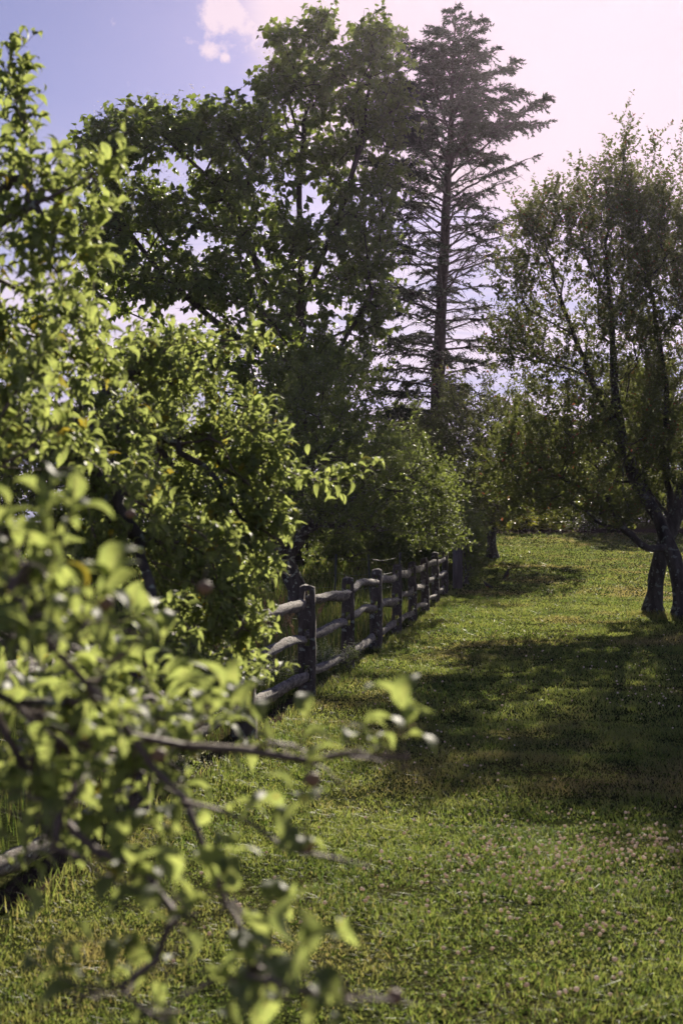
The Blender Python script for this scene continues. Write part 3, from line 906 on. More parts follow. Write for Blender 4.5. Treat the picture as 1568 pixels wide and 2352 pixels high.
def slot_at(pr, s, fwd):
    o, p, sl, lean = pr
    v = Vector((0.0, fwd, sl[s])); v.rotate(o.rotation_euler)
    return p + np.array(v) - FB
for k in range(len(posts) - 1):
    for s in range(3):
        a = slot_at(posts[k], s, -.045) + np.array((rng.uniform(-.012, .012), 0, rng.uniform(.005, .035)))
        b = slot_at(posts[k + 1], s, .045) + np.array((rng.uniform(-.012, .012), 0, rng.uniform(-.035, -.005)))
        rad = (.050, .053, .056)[s] * rng.uniform(.8, 1.12)
        obj('rail', rail_mesh(a, b, rad, 300 + 7 * k + s, rng.uniform(-.04, .05)), M_RAIL, fence)

# ------------------------------------------------------------------ wooden box post at the far end of the fence
def box(bag_, c, s, rot=None):
    V = np.array([(x, y, z) for x in (-.5, .5) for y in (-.5, .5) for z in (-.5, .5)]) * np.array(s)
    if rot is not None: V = V @ np.array(rot).T
    V = V + np.array(c)
    bag_.add(V, np.array([(0, 1, 3, 2), (4, 6, 7, 5), (0, 4, 5, 1), (2, 3, 7, 6), (0, 2, 6, 4), (1, 5, 7, 3)]))
bp_ = P(1051, 1346, 37.0); bz = H(bp_.x, bp_.y)
kiosk = thing('wooden_post_box', 'tall narrow grey wooden box with slanted lid at the far end of the fence', 'wooden box', (bp_.x, bp_.y, bz))
def part(name, mat, parent, boxes, smooth=False):
    b = TubeBag()
    for q in boxes: box(b, *q)
    return obj(name, b.mesh(name, smooth=False), mat, parent)
def quadprism(name, mat, parent, prof, y0, y1):
    n = len(prof)
    V = [(x, y0, z) for x, z in prof] + [(x, y1, z) for x, z in prof]
    F = [np.array([list(range(n))]), np.array([[n + k for k in range(n)][::-1]]), np.array([(k, n + k, n + (k + 1) % n, (k + 1) % n) for k in range(n)])]
    return obj(name, mesh(name, V, F), mat, parent)
quadprism('side_panel', M_BOARD, kiosk, [(-.11, -.1), (.095, -.1), (.095, 1.09), (-.11, 1.26)], -.015, .012)
quadprism('side_panel', M_BOARD, kiosk, [(-.11, -.1), (.095, -.1), (.095, 1.09), (-.11, 1.26)], .32, .347)
part('back_panel', M_BOARD, kiosk, [((-.1, .166, .56), (.02, .30, 1.3))])
part('front_panel', M_BOARD, kiosk, [((.083, .166, .5), (.02, .30, 1.16))])
part('corner_board', M_BOARD, kiosk, [((.108, .003, .50), (.022, .045, 1.16))])
part('corner_board', M_BOARD, kiosk, [((.108, .329, .50), (.022, .045, 1.16))])
sl_ = math.atan2(-.17, .205)
rm = Matrix.Rotation(-sl_, 3, 'Y')
part('lid', M_ROOF, kiosk, [((.028, .166, 1.178), (.40, .44, .022), rm)])
part('batten', M_ROOF, kiosk, [((-.10, .166, 1.31), (.04, .42, .025), rm)])

# ------------------------------------------------------------------ wire fence in the field
wf_pts = [(-2.9, 30.5), (-0.15, 30.2), (0.62, 30.0), (1.25, 31.5)]
wb = np.array((wf_pts[0][0], wf_pts[0][1], H(*wf_pts[0])))
wf = thing('wire_fence', 'thin steel posts strung with wire in the shade behind the fence', 'wire fence', tuple(wb))
for x, y in wf_pts:
    z = H(x, y); b = TubeBag()
    box(b, (0, 0, .5), (.045, .012, 1.3)); box(b, (0, .02, .5), (.012, .032, 1.3))
    o = obj('post', b.mesh('wire_post', smooth=False), M_METAL, wf, np.array((x, y, z)) - wb); o.rotation_euler = (R(rng.uniform(-2, 2)), R(rng.uniform(-3, 3)), 0)
for hz in (.45, .75, 1.05):
    p = []
    for (x0, y0), (x1, y1) in zip(wf_pts, wf_pts[1:]):
        for t in np.arange(0, 1, .1):
            x, y = x0 + (x1 - x0) * t, y0 + (y1 - y0) * t
            p.append(np.array((x, y - .02, H(x, y) + hz - .05 * math.sin(math.pi * t))) - wb)
    V_, F_ = tube(np.array(p), np.full(len(p), .0022), 4)
    obj('wire', mesh('wire', V_, F_), M_WIRE, wf)

# ------------------------------------------------------------------ birds on the lawn
def bird(label, u, v, d, yaw_, pitch_, s):
    r = pix_dir(u, v); p = CAM + r * (d / r.y); z = H(p.x, p.y)
    t = thing('bird', label, 'bird', (p.x, p.y, z), 'birds on the lawn')
    t.rotation_euler = (0, 0, yaw_)
    # body profile from tail to crown along an arched line (x forward)
    prof = [(-.135, .062, .004, .012), (-.10, .070, .008, .016), (-.065, .078, .020, .022), (-.035, .085, .034, .034), (0, .095, .042, .042), (.03, .108, .040, .043),
            (.052, .126, .030, .033), (.062, .142, .024, .025), (.072, .154, .024, .023), (.084, .158, .019, .018), (.094, .157, .010, .010), (.098, .156, .002, .002)]
    cp, sp_ = math.cos(pitch_), math.sin(pitch_)
    V = []; ns = 12
    for x, zc, w, h in prof:
        for k in range(ns):
            a = 2 * math.pi * k / ns
            yy, zz = w * math.cos(a), zc + h * math.sin(a)
            xx, zz2 = x * cp - (zz - .09) * sp_, x * sp_ + (zz - .09) * cp + .09
            V.append((xx * s, yy * s, zz2 * s))
    n = len(prof); i = np.arange(n - 1)[:, None] * ns; j = np.arange(ns)[None]; k = (j + 1) % ns
    F = np.stack([i + j, i + k, i + ns + k, i + ns + j], -1).reshape(-1, 4)
    me = mesh('body', V, F, True); me.materials.append(M_BIRD); me.materials.append(M_BREAST)
    c = np.array([np.mean([V[q] for q in f], axis=0) for f in F])
    me.polygons.foreach_set('material_index', ((c[:, 0] > -.02 * s) & (c[:, 0] < .06 * s) & (c[:, 2] < .085 * s + c[:, 0] * .3)).astype(np.int32))
    obj('body', me, None, t)
    q = (.098 * cp - .066 * sp_, .098 * sp_ + .066 * cp + .09)
    Vb, Fb = tube(np.array([(q[0] * s - .006 * s, 0, q[1] * s), (q[0] * s + .012 * s, 0, q[1] * s - .003 * s), (q[0] * s + .024 * s, 0, q[1] * s - .006 * s)]), np.array([.006, .004, .0008]) * s, 6)
    obj('beak', mesh('beak', Vb, Fb), M_BEAK, t)
    for sd_ in (-1, 1):
        Vl, Fl = tube(np.array([(0, sd_ * .016 * s, .07 * s), (-.008 * s, sd_ * .018 * s, .03 * s), (0, sd_ * .018 * s, .0), (.022 * s, sd_ * .02 * s, -.002)]), np.array([.006, .003, .0025, .002]) * s, 5)
        obj('leg', mesh('leg', Vl, Fl), M_BEAK, t)
    for sd_ in (-1, 1):
        W = [(.03, .040, .115), (-.02, .044, .118), (-.09, .022, .082), (-.07, .030, .068), (-.01, .045, .085), (.03, .042, .09)]
        W = [((x * cp - (z_ - .09) * sp_) * s, sd_ * y * s, (x * sp_ + (z_ - .09) * cp + .09) * s) for x, y, z_ in W]
        obj('wing', mesh('wing', W, np.array([(0, 1, 4, 5), (1, 2, 3, 4)])), M_BIRD, t)
bird('small dark bird standing upright on the sunlit lawn', 1163, 1297, 40.5, R(20), R(32), 1.5)
bird('small dark bird crouching on the shaded lawn near the wooden box', 1119, 1340, 36.5, R(150), R(4), 1.25)

# ------------------------------------------------------------------ trees
def V3(u, v, d): return tuple(P(u, v, d))

# tall catalpa
cat_guides = [[V3(690, 1225, 45), V3(692, 1050, 45), V3(690, 850, 45), V3(692, 640, 45), V3(686, 430, 45), V3(700, 280, 45), V3(735, 130, 45), V3(742, 50, 45)],
              [V3(692, 760, 45), V3(600, 640, 44), V3(560, 520, 43.5), V3(470, 400, 43), V3(340, 280, 43)],
              [V3(690, 700, 45), V3(770, 520, 45), V3(830, 330, 45.5), V3(855, 130, 46)],
              [V3(690, 850, 45), V3(520, 760, 43), V3(380, 640, 42), V3(270, 500, 42)],
              [V3(690, 900, 45), V3(780, 800, 44), V3(840, 700, 44)]]
cat_lobes = [(865, 570, 60, 80, 43, 48, 45), (860, 690, 60, 80, 43, 47, 45), (900, 330, 50, 120, 44, 49, 50), (905, 200, 45, 80, 44, 49, 35), (220, 330, 50, 50, 41, 45, 30), (870, 450, 60, 80, 43, 48, 40), (690, 330, 70, 90, 43, 48, 60), (770, 380, 60, 90, 44, 49, 55), (780, 200, 40, 90, 44, 48, 30), (230, 520, 60, 90, 40, 45, 45), (330, 480, 80, 60, 41, 46, 50), (700, 560, 90, 60, 41, 47, 50), (480, 440, 90, 50, 42, 47, 45), (335, 300, 100, 75, 40, 46, 70), (265, 400, 85, 100, 40, 45, 75), (470, 305, 90, 70, 40, 46, 80), (600, 290, 75, 80, 41, 47, 70), (640, 190, 60, 60, 42, 47, 50),
             (720, 200, 85, 80, 42, 48, 75), (735, 60, 45, 50, 43, 47, 40), (650, 90, 45, 40, 43, 47, 28), (860, 110, 75, 80, 43, 49, 75), (850, 270, 80, 90, 43, 49, 75), (560, 420, 110, 60, 40, 46, 75),
             (400, 500, 90, 40, 40, 45, 45), (600, 520, 160, 60, 40, 47, 90), (300, 620, 130, 120, 39, 46, 130), (450, 640, 110, 70, 39, 46, 90), (620, 680, 180, 90, 39, 48, 150), (810, 500, 85, 80, 42, 48, 70), (800, 620, 70, 70, 42, 48, 60),
             (500, 830, 280, 90, 39, 48, 200), (840, 740, 45, 60, 43, 46, 30), (740, 830, 110, 80, 40, 47, 100), (650, 930, 180, 60, 41, 47, 60)]
t, base, p, Y, Z, size, S = make_tree('catalpa_tree', 'tall broad-leaved tree with big drooping leaves and white blossom behind the orchard', 'tree',
    cat_guides, cat_lobes, 0.25, 0.010, 0.25, 0.02, 0.5, 5, 0.05, dict(shoot=.75, ls=8, sup=.25, per_m=44000, least=0.0, spread=.9, up=.0, rand=.35, droop=.45, size=(.13, .235)), (M_KBARK, M_KBARK), M_CATALPA)
rest = leaf_parts(t, base, p, Y, Z, size, leaf_variants('catalpa_leaf', [HEART], M_CATALPA, 5), M_CATALPA, 300)
foliage(t, base, p[rest], Y[rest], Z[rest], size[rest], HEART, M_CATALPA)
ends = S[rng.choice(len(S), 420, replace=False)][:, 3:]
bp2 = np.repeat(ends, 10, axis=0) + rng.normal(0, 1, (4200, 3)) * np.array([.10, .10, .13]) + np.array([0, -.1, .14])
foliage(t, base, bp2, rng.normal(0, 1, bp2.shape), rng.normal(0, 1, bp2.shape), np.full(len(bp2), .065), LEAF4, M_WHITE, 'blossom')

# tall thinning conifer
reseed(11)
def conifer():
    path = [P(1000, 1215, 52), P(1003, 1000, 52), P(1009, 800, 52), P(1018, 600, 52), P(1028, 400, 52), P(1036, 250, 52), P(1042, 120, 52), P(1046, 2, 52)]
    path = np.array([tuple(q) for q in path]); path[0][2] = H(path[0][0], 52) - .05
    base = path[0].copy()
    t = thing('conifer_tree', 'tall dark thinning conifer with bare lower branches against the pale sky', 'tree', tuple(base))
    tp, tr = smooth_chain(path, [.30, .25, .22, .185, .14, .095, .045, .006], .015, .5)
    V, F = tube(tp, tr, 12, .05)
    obj('trunk', mesh('trunk', V - base, F, True), M_CBARK, t)
    zs = tp[:, 2]
    def axis_at(z):
        return np.array([np.interp(z, zs, tp[:, 0]), np.interp(z, zs, tp[:, 1]), z])
    top = zs[-1]
    m_px = 52 / FPX
    wood = TubeBag(); nb, nd, ns = [], [], []
    nbr = 178
    for k in range(nbr):
        f = (k + rng.random()) / nbr
        f = f ** 0.9
        z = top - .03 - f * 15.4
        vpix = 1234 - (z - 1.55) / m_px                       # elevation, in frame pixels
        prof_v = [0, 30, 60, 100, 180, 250, 350, 450, 600, 800, 900]
        wid = np.interp(vpix, prof_v, [14, 32, 74, 106, 158, 205, 250, 245, 235, 235, 190]) * m_px
        az = k * 2.39996 + rng.normal(0, .25)
        L = wid * rng.uniform(.55, 1.06)
        if vpix > 430: L *= rng.uniform(.7, 1.0)
        d0 = np.array([math.cos(az), math.sin(az), 0])
        a = axis_at(z - .1)
        rise = np.interp(vpix, [0, 100, 300, 600, 850], [.55, .42, .50, .38, .12]) + rng.normal(0, .16)
        n = 10; tt = np.linspace(0, 1, n)
        sag = np.interp(vpix, [0, 300, 900], [.10, .14, .10])
        line = a + d0 * (L * tt)[:, None] + np.array([0, 0, 1.0]) * (L * (rise * tt - sag * tt ** 2.2))[:, None]
        line[1:] += rng.normal(0, .02 * L / 3, (n - 1, 3))
        r0 = np.interp(L, [0.2, 3.6], [.012, .052])
        wood.add(*tube(line, r0 * (1 - .85 * tt), 5))
        dens = np.interp(vpix, [0, 380, 470, 620, 900], [1.0, .92, .58, .36, .46])
        if d0[0] > 0 and vpix > 430: dens *= .62
        if d0[0] < -.3: dens = min(1, dens * 1.35); L *= 1.1
        start = np.interp(vpix, [0, 250, 430, 900], [.05, .18, .42, .30])
        nt = max(6, int(L * 15))
        for q in range(nt):
            s = rng.uniform(.06, 1) ** .8
            i = min(int(s * (n - 1)), n - 2); c = line[i] + (line[i + 1] - line[i]) * (s * (n - 1) - i)
            dv = norm(line[i + 1] - line[i])
            side = np.cross(dv, [0, 0, 1]); side = side / np.linalg.norm(side) * (1 if q % 2 else -1)
            tl_ = (0.30 + .62 * (1 - s)) * min(1, L / 2.2) * rng.uniform(.55, 1.15) + .10
            td = norm(dv * rng.uniform(.4, .9) + side * rng.uniform(.5, 1.0) + np.array([0, 0, rng.normal(.05, .28)]))
            m = 4; t2 = np.linspace(0, 1, m)
            tw = c + td * (tl_ * t2)[:, None] - np.array([0, 0, 1.0]) * (tl_ * .32 * t2 ** 2)[:, None]
            wood.add(*tube(tw, np.array([.009, .007, .005, .002]), 3))
            if s < start and rng.random() > .15: continue
            if rng.random() > dens: continue
            kk = int(tl_ * 56) + 5
            ti = rng.random(kk); b0 = c + td * (tl_ * ti)[:, None] - np.array([0, 0, 1.0]) * (tl_ * .32 * ti ** 2)[:, None]
            dd = td * .8 + rng.normal(0, .42, (kk, 3)); dd[:, 2] -= .30
            nb.append(b0); nd.append(dd); ns.append(rng.uniform(.09, .17, kk))
    obj('branches', wood.mesh('conifer_branches', base), M_CBARK, t)
    nb = np.vstack(nb); nd = np.vstack(nd); ns = np.concatenate(ns)
    NEED = (np.array([(-.09, 0, 0), (.09, 0, 0), (.13, .55, .03), (-.13, .55, .03), (0, 1, -.06)], dtype=float), np.array([(0, 1, 2), (0, 2, 3), (3, 2, 4)]))
    foliage(t, base, nb, nd, rng.normal(0, 1, nd.shape), ns, NEED, M_NEEDLE, 'needles')
conifer()

# old apple tree behind the fence
def sprout_pts(specs): return [(V3(u, v, d), h, l) for u, v, d, h, l in specs]
sp1 = sprout_pts([(rng.uniform(600, 900), rng.uniform(925, 985), rng.uniform(22, 27), rng.uniform(.35, .95), rng.normal(0, .3)) for _ in range(34)] +
                 [(738, 960, 23, 1.1, .1), (845, 960, 24, .95, 0), (690, 950, 23, .8, 0), (960, 1010, 25, .7, .2), (930, 1000, 25, .6, .1)])
mid_guides = [[V3(690, 1400, 26), V3(682, 1350, 26), V3(652, 1290, 26), V3(630, 1225, 25.8), V3(660, 1120, 25), V3(740, 1050, 25)],
              [V3(652, 1290, 26), V3(720, 1200, 26), V3(820, 1140, 26), V3(930, 1090, 26)],
              [V3(630, 1225, 25.8), V3(560, 1130, 25), V3(520, 1060, 24)],
              [V3(720, 1200, 26), V3(850, 1215, 26.5), V3(960, 1210, 27)]]
mid_lobes = [(760, 1010, 170, 80, 21, 29, 170), (900, 1060, 130, 75, 22, 30, 150), (640, 1050, 150, 110, 21, 29, 140), (860, 1170, 190, 85, 22, 31, 230), (990, 1140, 90, 90, 24, 30, 110), (700, 1170, 150, 80, 22, 30, 120), (560, 1120, 110, 110, 22, 29, 70), (1010, 1240, 70, 40, 27, 32, 60)]
t, base, p, Y, Z, size, S = make_tree('orchard_tree', 'low spreading dark apple tree with upright shoots behind the rail fence', 'tree', mid_guides, mid_lobes, .2, .0035, .18, .012, .22, 7, .025,
    dict(shoot=.38, ls=8, sup=.5, per_m=34000, least=.0, spread=.9, up=.35, rand=.3, size=(.055, .095)), (M_BARK, M_BARK), M_APPLE2, sprouts=sp1)
rest = leaf_parts(t, base, p, Y, Z, size, leaf_variants('orchard_leaf', APPLE_LEAF[:3], M_APPLE2, 6), M_APPLE2, 200)
foliage(t, base, p[rest], Y[rest], Z[rest], size[rest], LEAF4, M_APPLE2)

# bushy tree with reddish tips in the middle distance
sp2 = sprout_pts([(rng.uniform(985, 1260), rng.uniform(900, 940), rng.uniform(44, 50), rng.uniform(.4, 1.0), rng.normal(0, .4)) for _ in range(26)])
c_guides = [[V3(1130, 1225, 49), V3(1125, 1160, 49), V3(1110, 1070, 48.5), V3(1090, 980, 48)], [V3(1125, 1160, 49), V3(1190, 1080, 48), V3(1240, 1020, 48)]]
c_lobes = [(1060, 985, 95, 85, 43, 51, 170), (1170, 985, 110, 85, 43, 51, 200), (1260, 1040, 100, 90, 44, 52, 150), (1100, 1110, 130, 80, 43, 51, 200), (1230, 1140, 130, 60, 44, 52, 150), (990, 1010, 60, 70, 44, 50, 70), (1130, 1185, 90, 40, 44, 48, 110), (1090, 1160, 60, 50, 43, 47, 70)]
t, base, p, Y, Z, size, S = make_tree('bushy_tree', 'round bushy fruit tree with reddish leaf tips left of the big pear trunks', 'tree', c_guides, c_lobes, .2, .005, .16, .015, .3, 7, .04,
    dict(shoot=.5, ls=8, sup=.4, per_m=30000, least=.0, spread=.9, up=.3, rand=.4, size=(.09, .14)), (M_PBARK, M_PBARK), M_PEAR, sprouts=sp2)
foliage(t, base, p, Y, Z, size, LEAF2, M_PEAR, rnd=np.clip(rng.random(len(p)) * .95 + .07 * (p[:, 2] > P(0, 960, 48).z) * rng.random(len(p)), 0, 1))

# two old pear trees on the right
PA = dict(shoot=.55, ls=16, sup=.6, per_m=58000, least=.0, spread=.9, up=.25, rand=.4, size=(.055, .095))
g1 = [[V3(1499, 1408, 27.8), V3(1503, 1360, 27.8), V3(1511, 1288, 27.8), V3(1545, 1200, 28), V3(1575, 1080, 28.3), V3(1590, 900, 28.6), V3(1580, 650, 28.6), V3(1560, 470, 28.5)],
      [V3(1575, 1080, 28.3), V3(1680, 950, 29), V3(1740, 700, 29.5)], [V3(1545, 1200, 28), V3(1528, 1070, 28), V3(1530, 900, 28), V3(1500, 700, 28), V3(1470, 520, 28)], [V3(1590, 900, 28.6), V3(1650, 800, 31), V3(1660, 600, 32)]]
l1 = [(1540, 560, 110, 150, 26, 31, 190), (1640, 620, 120, 200, 26, 32, 160), (1530, 780, 90, 170, 26, 31, 140), (1660, 880, 130, 170, 26, 32, 120), (1480, 470, 70, 80, 26, 30, 80), (1600, 1040, 120, 110, 26, 31, 80), (1700, 1130, 100, 90, 26, 31, 40), (1530, 1050, 90, 120, 27, 31, 60), (1460, 1120, 90, 70, 28, 32, 70), (1500, 930, 80, 110, 28, 32, 80), (1560, 1150, 100, 80, 27.5, 32, 70), (1430, 1000, 70, 80, 28, 32, 60)]
s1 = sprout_pts([(1500, 420, 28, .9, .1), (1560, 430, 28, .9, 0), (1535, 400, 28.5, .5, .2), (1600, 440, 28, .8, 0), (1650, 460, 29, .9, .2)])
t, base, p, Y, Z, size, S = make_tree('pear_tree', 'old pear tree at the right edge with the upright left trunk on the lawn', 'tree', g1, l1, .3, .0032, .15, .018, .25, 9, .03, PA, (M_PBARK, M_PBARK), M_PEAR, group='old pear trees on the right', sprouts=s1)
foliage(t, base, p, Y, Z, size, LEAF2, M_PEAR)
g2 = [[V3(1565, 1432, 26.6), V3(1563, 1390, 26.6), V3(1553, 1310, 26.6), V3(1535, 1255, 26.7), V3(1516, 1202, 26.8), V3(1458, 1106, 27), V3(1424, 998, 27), V3(1410, 878, 27), V3(1402, 720, 27), V3(1392, 560, 27), V3(1420, 430, 27), V3(1440, 310, 27)],
      [V3(1535, 1255, 26.7), V3(1490, 1258, 26.4), V3(1432, 1214, 26.2), V3(1396, 1150, 26), V3(1350, 1130, 25.8), V3(1228, 1068, 25.4), V3(1140, 1050, 25)],
      [V3(1424, 998, 27), V3(1370, 900, 27), V3(1318, 770, 27), V3(1272, 645, 27), V3(1256, 570, 27)],
      [V3(1416, 940, 27), V3(1360, 880, 26.5), V3(1310, 848, 26.2), V3(1195, 822, 26)],
      [V3(1402, 720, 27), V3(1350, 600, 26.6), V3(1330, 520, 26.5)],
      [V3(1440, 1060, 27), V3(1350, 990, 26), V3(1250, 960, 25.5)],
      [V3(1318, 770, 27), V3(1230, 720, 27), V3(1170, 700, 27)]]
l2 = [(1180, 660, 60, 90, 25, 28, 50), (1170, 780, 70, 60, 24.5, 28, 45), (1265, 500, 90, 70, 24.5, 29, 150), (1390, 470, 90, 110, 24.5, 30, 170), (1460, 560, 80, 120, 25, 30, 120), (1340, 600, 110, 90, 24.5, 29, 110), (1210, 570, 60, 80, 25, 29, 60), (1240, 720, 90, 70, 25, 29, 60),
      (1400, 760, 90, 110, 24.5, 29, 100), (1330, 880, 130, 90, 24, 29, 90), (1470, 850, 80, 120, 25, 29, 80), (1200, 830, 90, 50, 24, 28, 45), (1260, 1010, 130, 60, 23.5, 28, 120), (1370, 1060, 110, 90, 24, 28, 110), (1180, 1060, 90, 60, 23.5, 27, 80), (1300, 1150, 130, 60, 24, 28, 110), (1420, 1180, 60, 50, 24.5, 27, 60), (1250, 1130, 120, 50, 23.5, 27.5, 100), (1350, 960, 90, 70, 24, 28, 70), (1500, 1000, 70, 110, 24.5, 28, 80), (1440, 700, 80, 100, 25, 29, 80)]
s2 = sprout_pts([(1425, 400, 27, 1.0, .0), (1448, 400, 27, .9, .15), (1370, 420, 27, .6, 0), (1330, 440, 26.5, .4, 0), (1280, 450, 26.5, .4, -.1), (1480, 440, 27, .8, .2)])
t, base, p, Y, Z, size, S = make_tree('pear_tree', 'old pear tree at the right edge whose gnarled trunk leans left with low spreading limbs', 'tree', g2, l2, .3, .0032, .145, .018, .25, 9, .03, PA, (M_PBARK, M_PBARK), M_PEAR, group='old pear trees on the right', sprouts=s2)
foliage(t, base, p, Y, Z, size, LEAF2, M_PEAR)

# shrub beside the wooden box
gs = [[V3(1070, 1340, 38.5), V3(1068, 1290, 38.5), V3(1060, 1230, 38.5)], [V3(1070, 1330, 38.5), V3(1090, 1280, 38.5)]]
t, base, p, Y, Z, size, S = make_tree('leafy_shrub', 'dark leafy shrub just behind the wooden box at the end of the fence', 'shrub', gs,
    [(1050, 1215, 70, 60, 37.6, 41, 120), (1085, 1275, 32, 62, 37.7, 40, 90), (1010, 1200, 60, 50, 37.6, 41, 60)], .2, .004, .05, .01, .2, 8, .03,
    dict(shoot=.35, ls=7, per_m=8000, least=.0, spread=.9, up=.2, rand=.4, size=(.08, .13)), (M_BARK, M_BARK), M_APPLE2)
foliage(t, base, p, Y, Z, size, LEAF4, M_APPLE2)

# hedge bushes along the top of the lawn
def bush(name, label, cat, x, y, w, h, n, mat, leaf, per, group=None, tip=.006, dense=.5):
    reseed(sum(map(ord, label)))
    z = H(x, y); base = (x, y, z)
    pts = []
    while len(pts) < n:
        a = rng.uniform(-1, 1, 3); q = a @ a
        if q > 1 or q < dense * rng.random(): continue
        zz = .36 + .64 * a[2]
        if zz < .03: zz = rng.uniform(.03, .3)
        pts.append((x + a[0] * w / 2, y + a[1] * w / 2, z + h * zz))
    g_ = [[base, (x + rng.normal(0, .1), y, z + .2 * h), (x + rng.normal(0, .2), y + rng.normal(0, .2), z + .5 * h)]]
    allp, par, order = grow([[np.array(q) for q in g_[0]]], np.array(pts), .2)
    thick, thin, S = tree_wood(allp, par, order, tip, .07 * h / 3, .015, .3, 8, .02)
    t = thing(name, label, cat, base, group)
    S = shoots(S, per // 8, .16 * h ** .8, .3, .9); thin.add(*prisms(S, tip * .8, tip * .4))
    wood_parts(thick, thin, name, np.array(base), M_PBARK, t, 6)
    if thin.n: obj('branches', thin.mesh(name + '_branches', base), M_PBARK, t)['kind'] = 'stuff'
    p, Y, Z = leaf_sites(S, per, .0, .9, .25, .4)
    foliage(t, np.array(base), p, Y, Z, rng.uniform(leaf[0], leaf[1], len(p)), LEAF2, mat)
    return t, S
hb = [(3.0, 62.5, 4.4, 4.2, 'dark bush of the far hedge standing directly behind the wooden box'), (6.6, 70.0, 4.6, 3.2, 'dark bush of the far hedge above the left end of the yellow-green plants'),
      (9.8, 68.0, 4.4, 2.9, 'dark bush of the far hedge above the right end of the yellow-green plants'), (12.6, 62.6, 4.4, 3.8, 'dark bush of the far hedge just left of the pear trunks'),
      (15.8, 63.2, 4.6, 5.0, 'dark bush of the far hedge at the right edge behind the pear trunks'), (19.5, 63, 5, 5, 'dark bush of the far hedge beyond the right edge'),
      (-0.6, 63.0, 5.0, 5.0, 'dark bush of the far hedge behind the shady orchard tree'), (-4.6, 63.4, 5.2, 5.4, 'dark bush of the far hedge below the tall broad-leaved tree'), (-9.0, 63.5, 5.6, 5.0, 'dark bush of the far hedge left of the tall broad-leaved trunk'), (-14.5, 62, 6.5, 5.5, 'dark bush of the far hedge at its left end')]
for x, y, w, h, lab in hb:
    bush('hedge_bush', lab, 'bush', x, y, w, h, 230, M_HEDGE, (.15, .25), 8500, 'far hedge bushes')
for x, y, w, h, lab in ((9.8, 75, 7, 5.6, 'dense background tree behind the hedge left of the pear crown'), (15.5, 76, 8, 9.5, 'dense background tree behind the hedge and the pear trunks'),
                        (22, 75, 8, 9, 'dense background tree behind the hedge at the right edge'), (-3.0, 72, 8, 7.5, 'dense background tree behind the hedge and the orchard tree'),
                        (-11, 73, 9, 8.5, 'dense background tree behind the hedge and the broad-leaved tree'), (-19, 70, 9, 9, 'dense background tree behind the hedge at the far left'), (3.6, 75, 6.5, 6.2, 'low background tree behind the hedge right of the conifer foot')):
    bush('background_tree', lab, 'tree', x, y, w, h, 320, M_HEDGE, (.24, .40), 8000, 'background trees beyond the hedge', tip=.012)
for x, y, w, h, lab in ((0.4, 43, 4.0, 3.0, 'dark shrub in the field behind the orchard tree, nearest the fence'), (-3.0, 45, 4.4, 3.2, 'dark shrub in the field below the tall broad-leaved tree'), (-6.5, 43, 4.4, 3.4, 'dark shrub in the field behind the near apple tree'), (2.9, 46, 3.4, 3.0, 'dark shrub in the field behind the far end of the fence')):
    bush('field_shrub', lab, 'shrub', x, y, w, h, 200, M_HEDGE, (.10, .17), 8000, 'shrubs in the field behind the fence')
bush('brown_bush', 'brownish half-dead bush at the foot of the tall conifer', 'bush', 2.6, 53.5, 4.6, 5.6, 420, M_BROWN, (.06, .12), 4200, tip=.008, dense=.1)
for x, y, w, h, lab in ((6.9, 60.8, 1.5, 1.15, 'bright yellow-green plant left of the lit hedge foot'), (8.0, 61.0, 1.5, 1.0, 'bright yellow-green plant in the middle of the lit hedge foot'),
                        (9.0, 61.1, 1.3, .85, 'bright yellow-green plant right of the lit hedge foot next to the pale flowers')):
    bush('yellow_green_plant', lab, 'plant', x, y, w, h, 90, M_GOLD, (.08, .15), 1300, 'yellow-green plants at the hedge foot')
t, S = bush('flowering_bush', 'low bush with pale whitish flowers at the foot of the hedge', 'bush', 10.2, 60.6, 1.7, .85, 90, M_HEDGE, (.08, .13), 1100)
ends = S[rng.choice(len(S), 60)][:, 3:]
fp = np.repeat(ends, 5, axis=0) + rng.normal(0, .06, (300, 3)); b_ = np.array(t.location)
foliage(t, b_, fp, rng.normal(0, 1, fp.shape), rng.normal(0, 1, fp.shape), np.full(300, .06), LEAF4, M_WHITE, 'blossom')

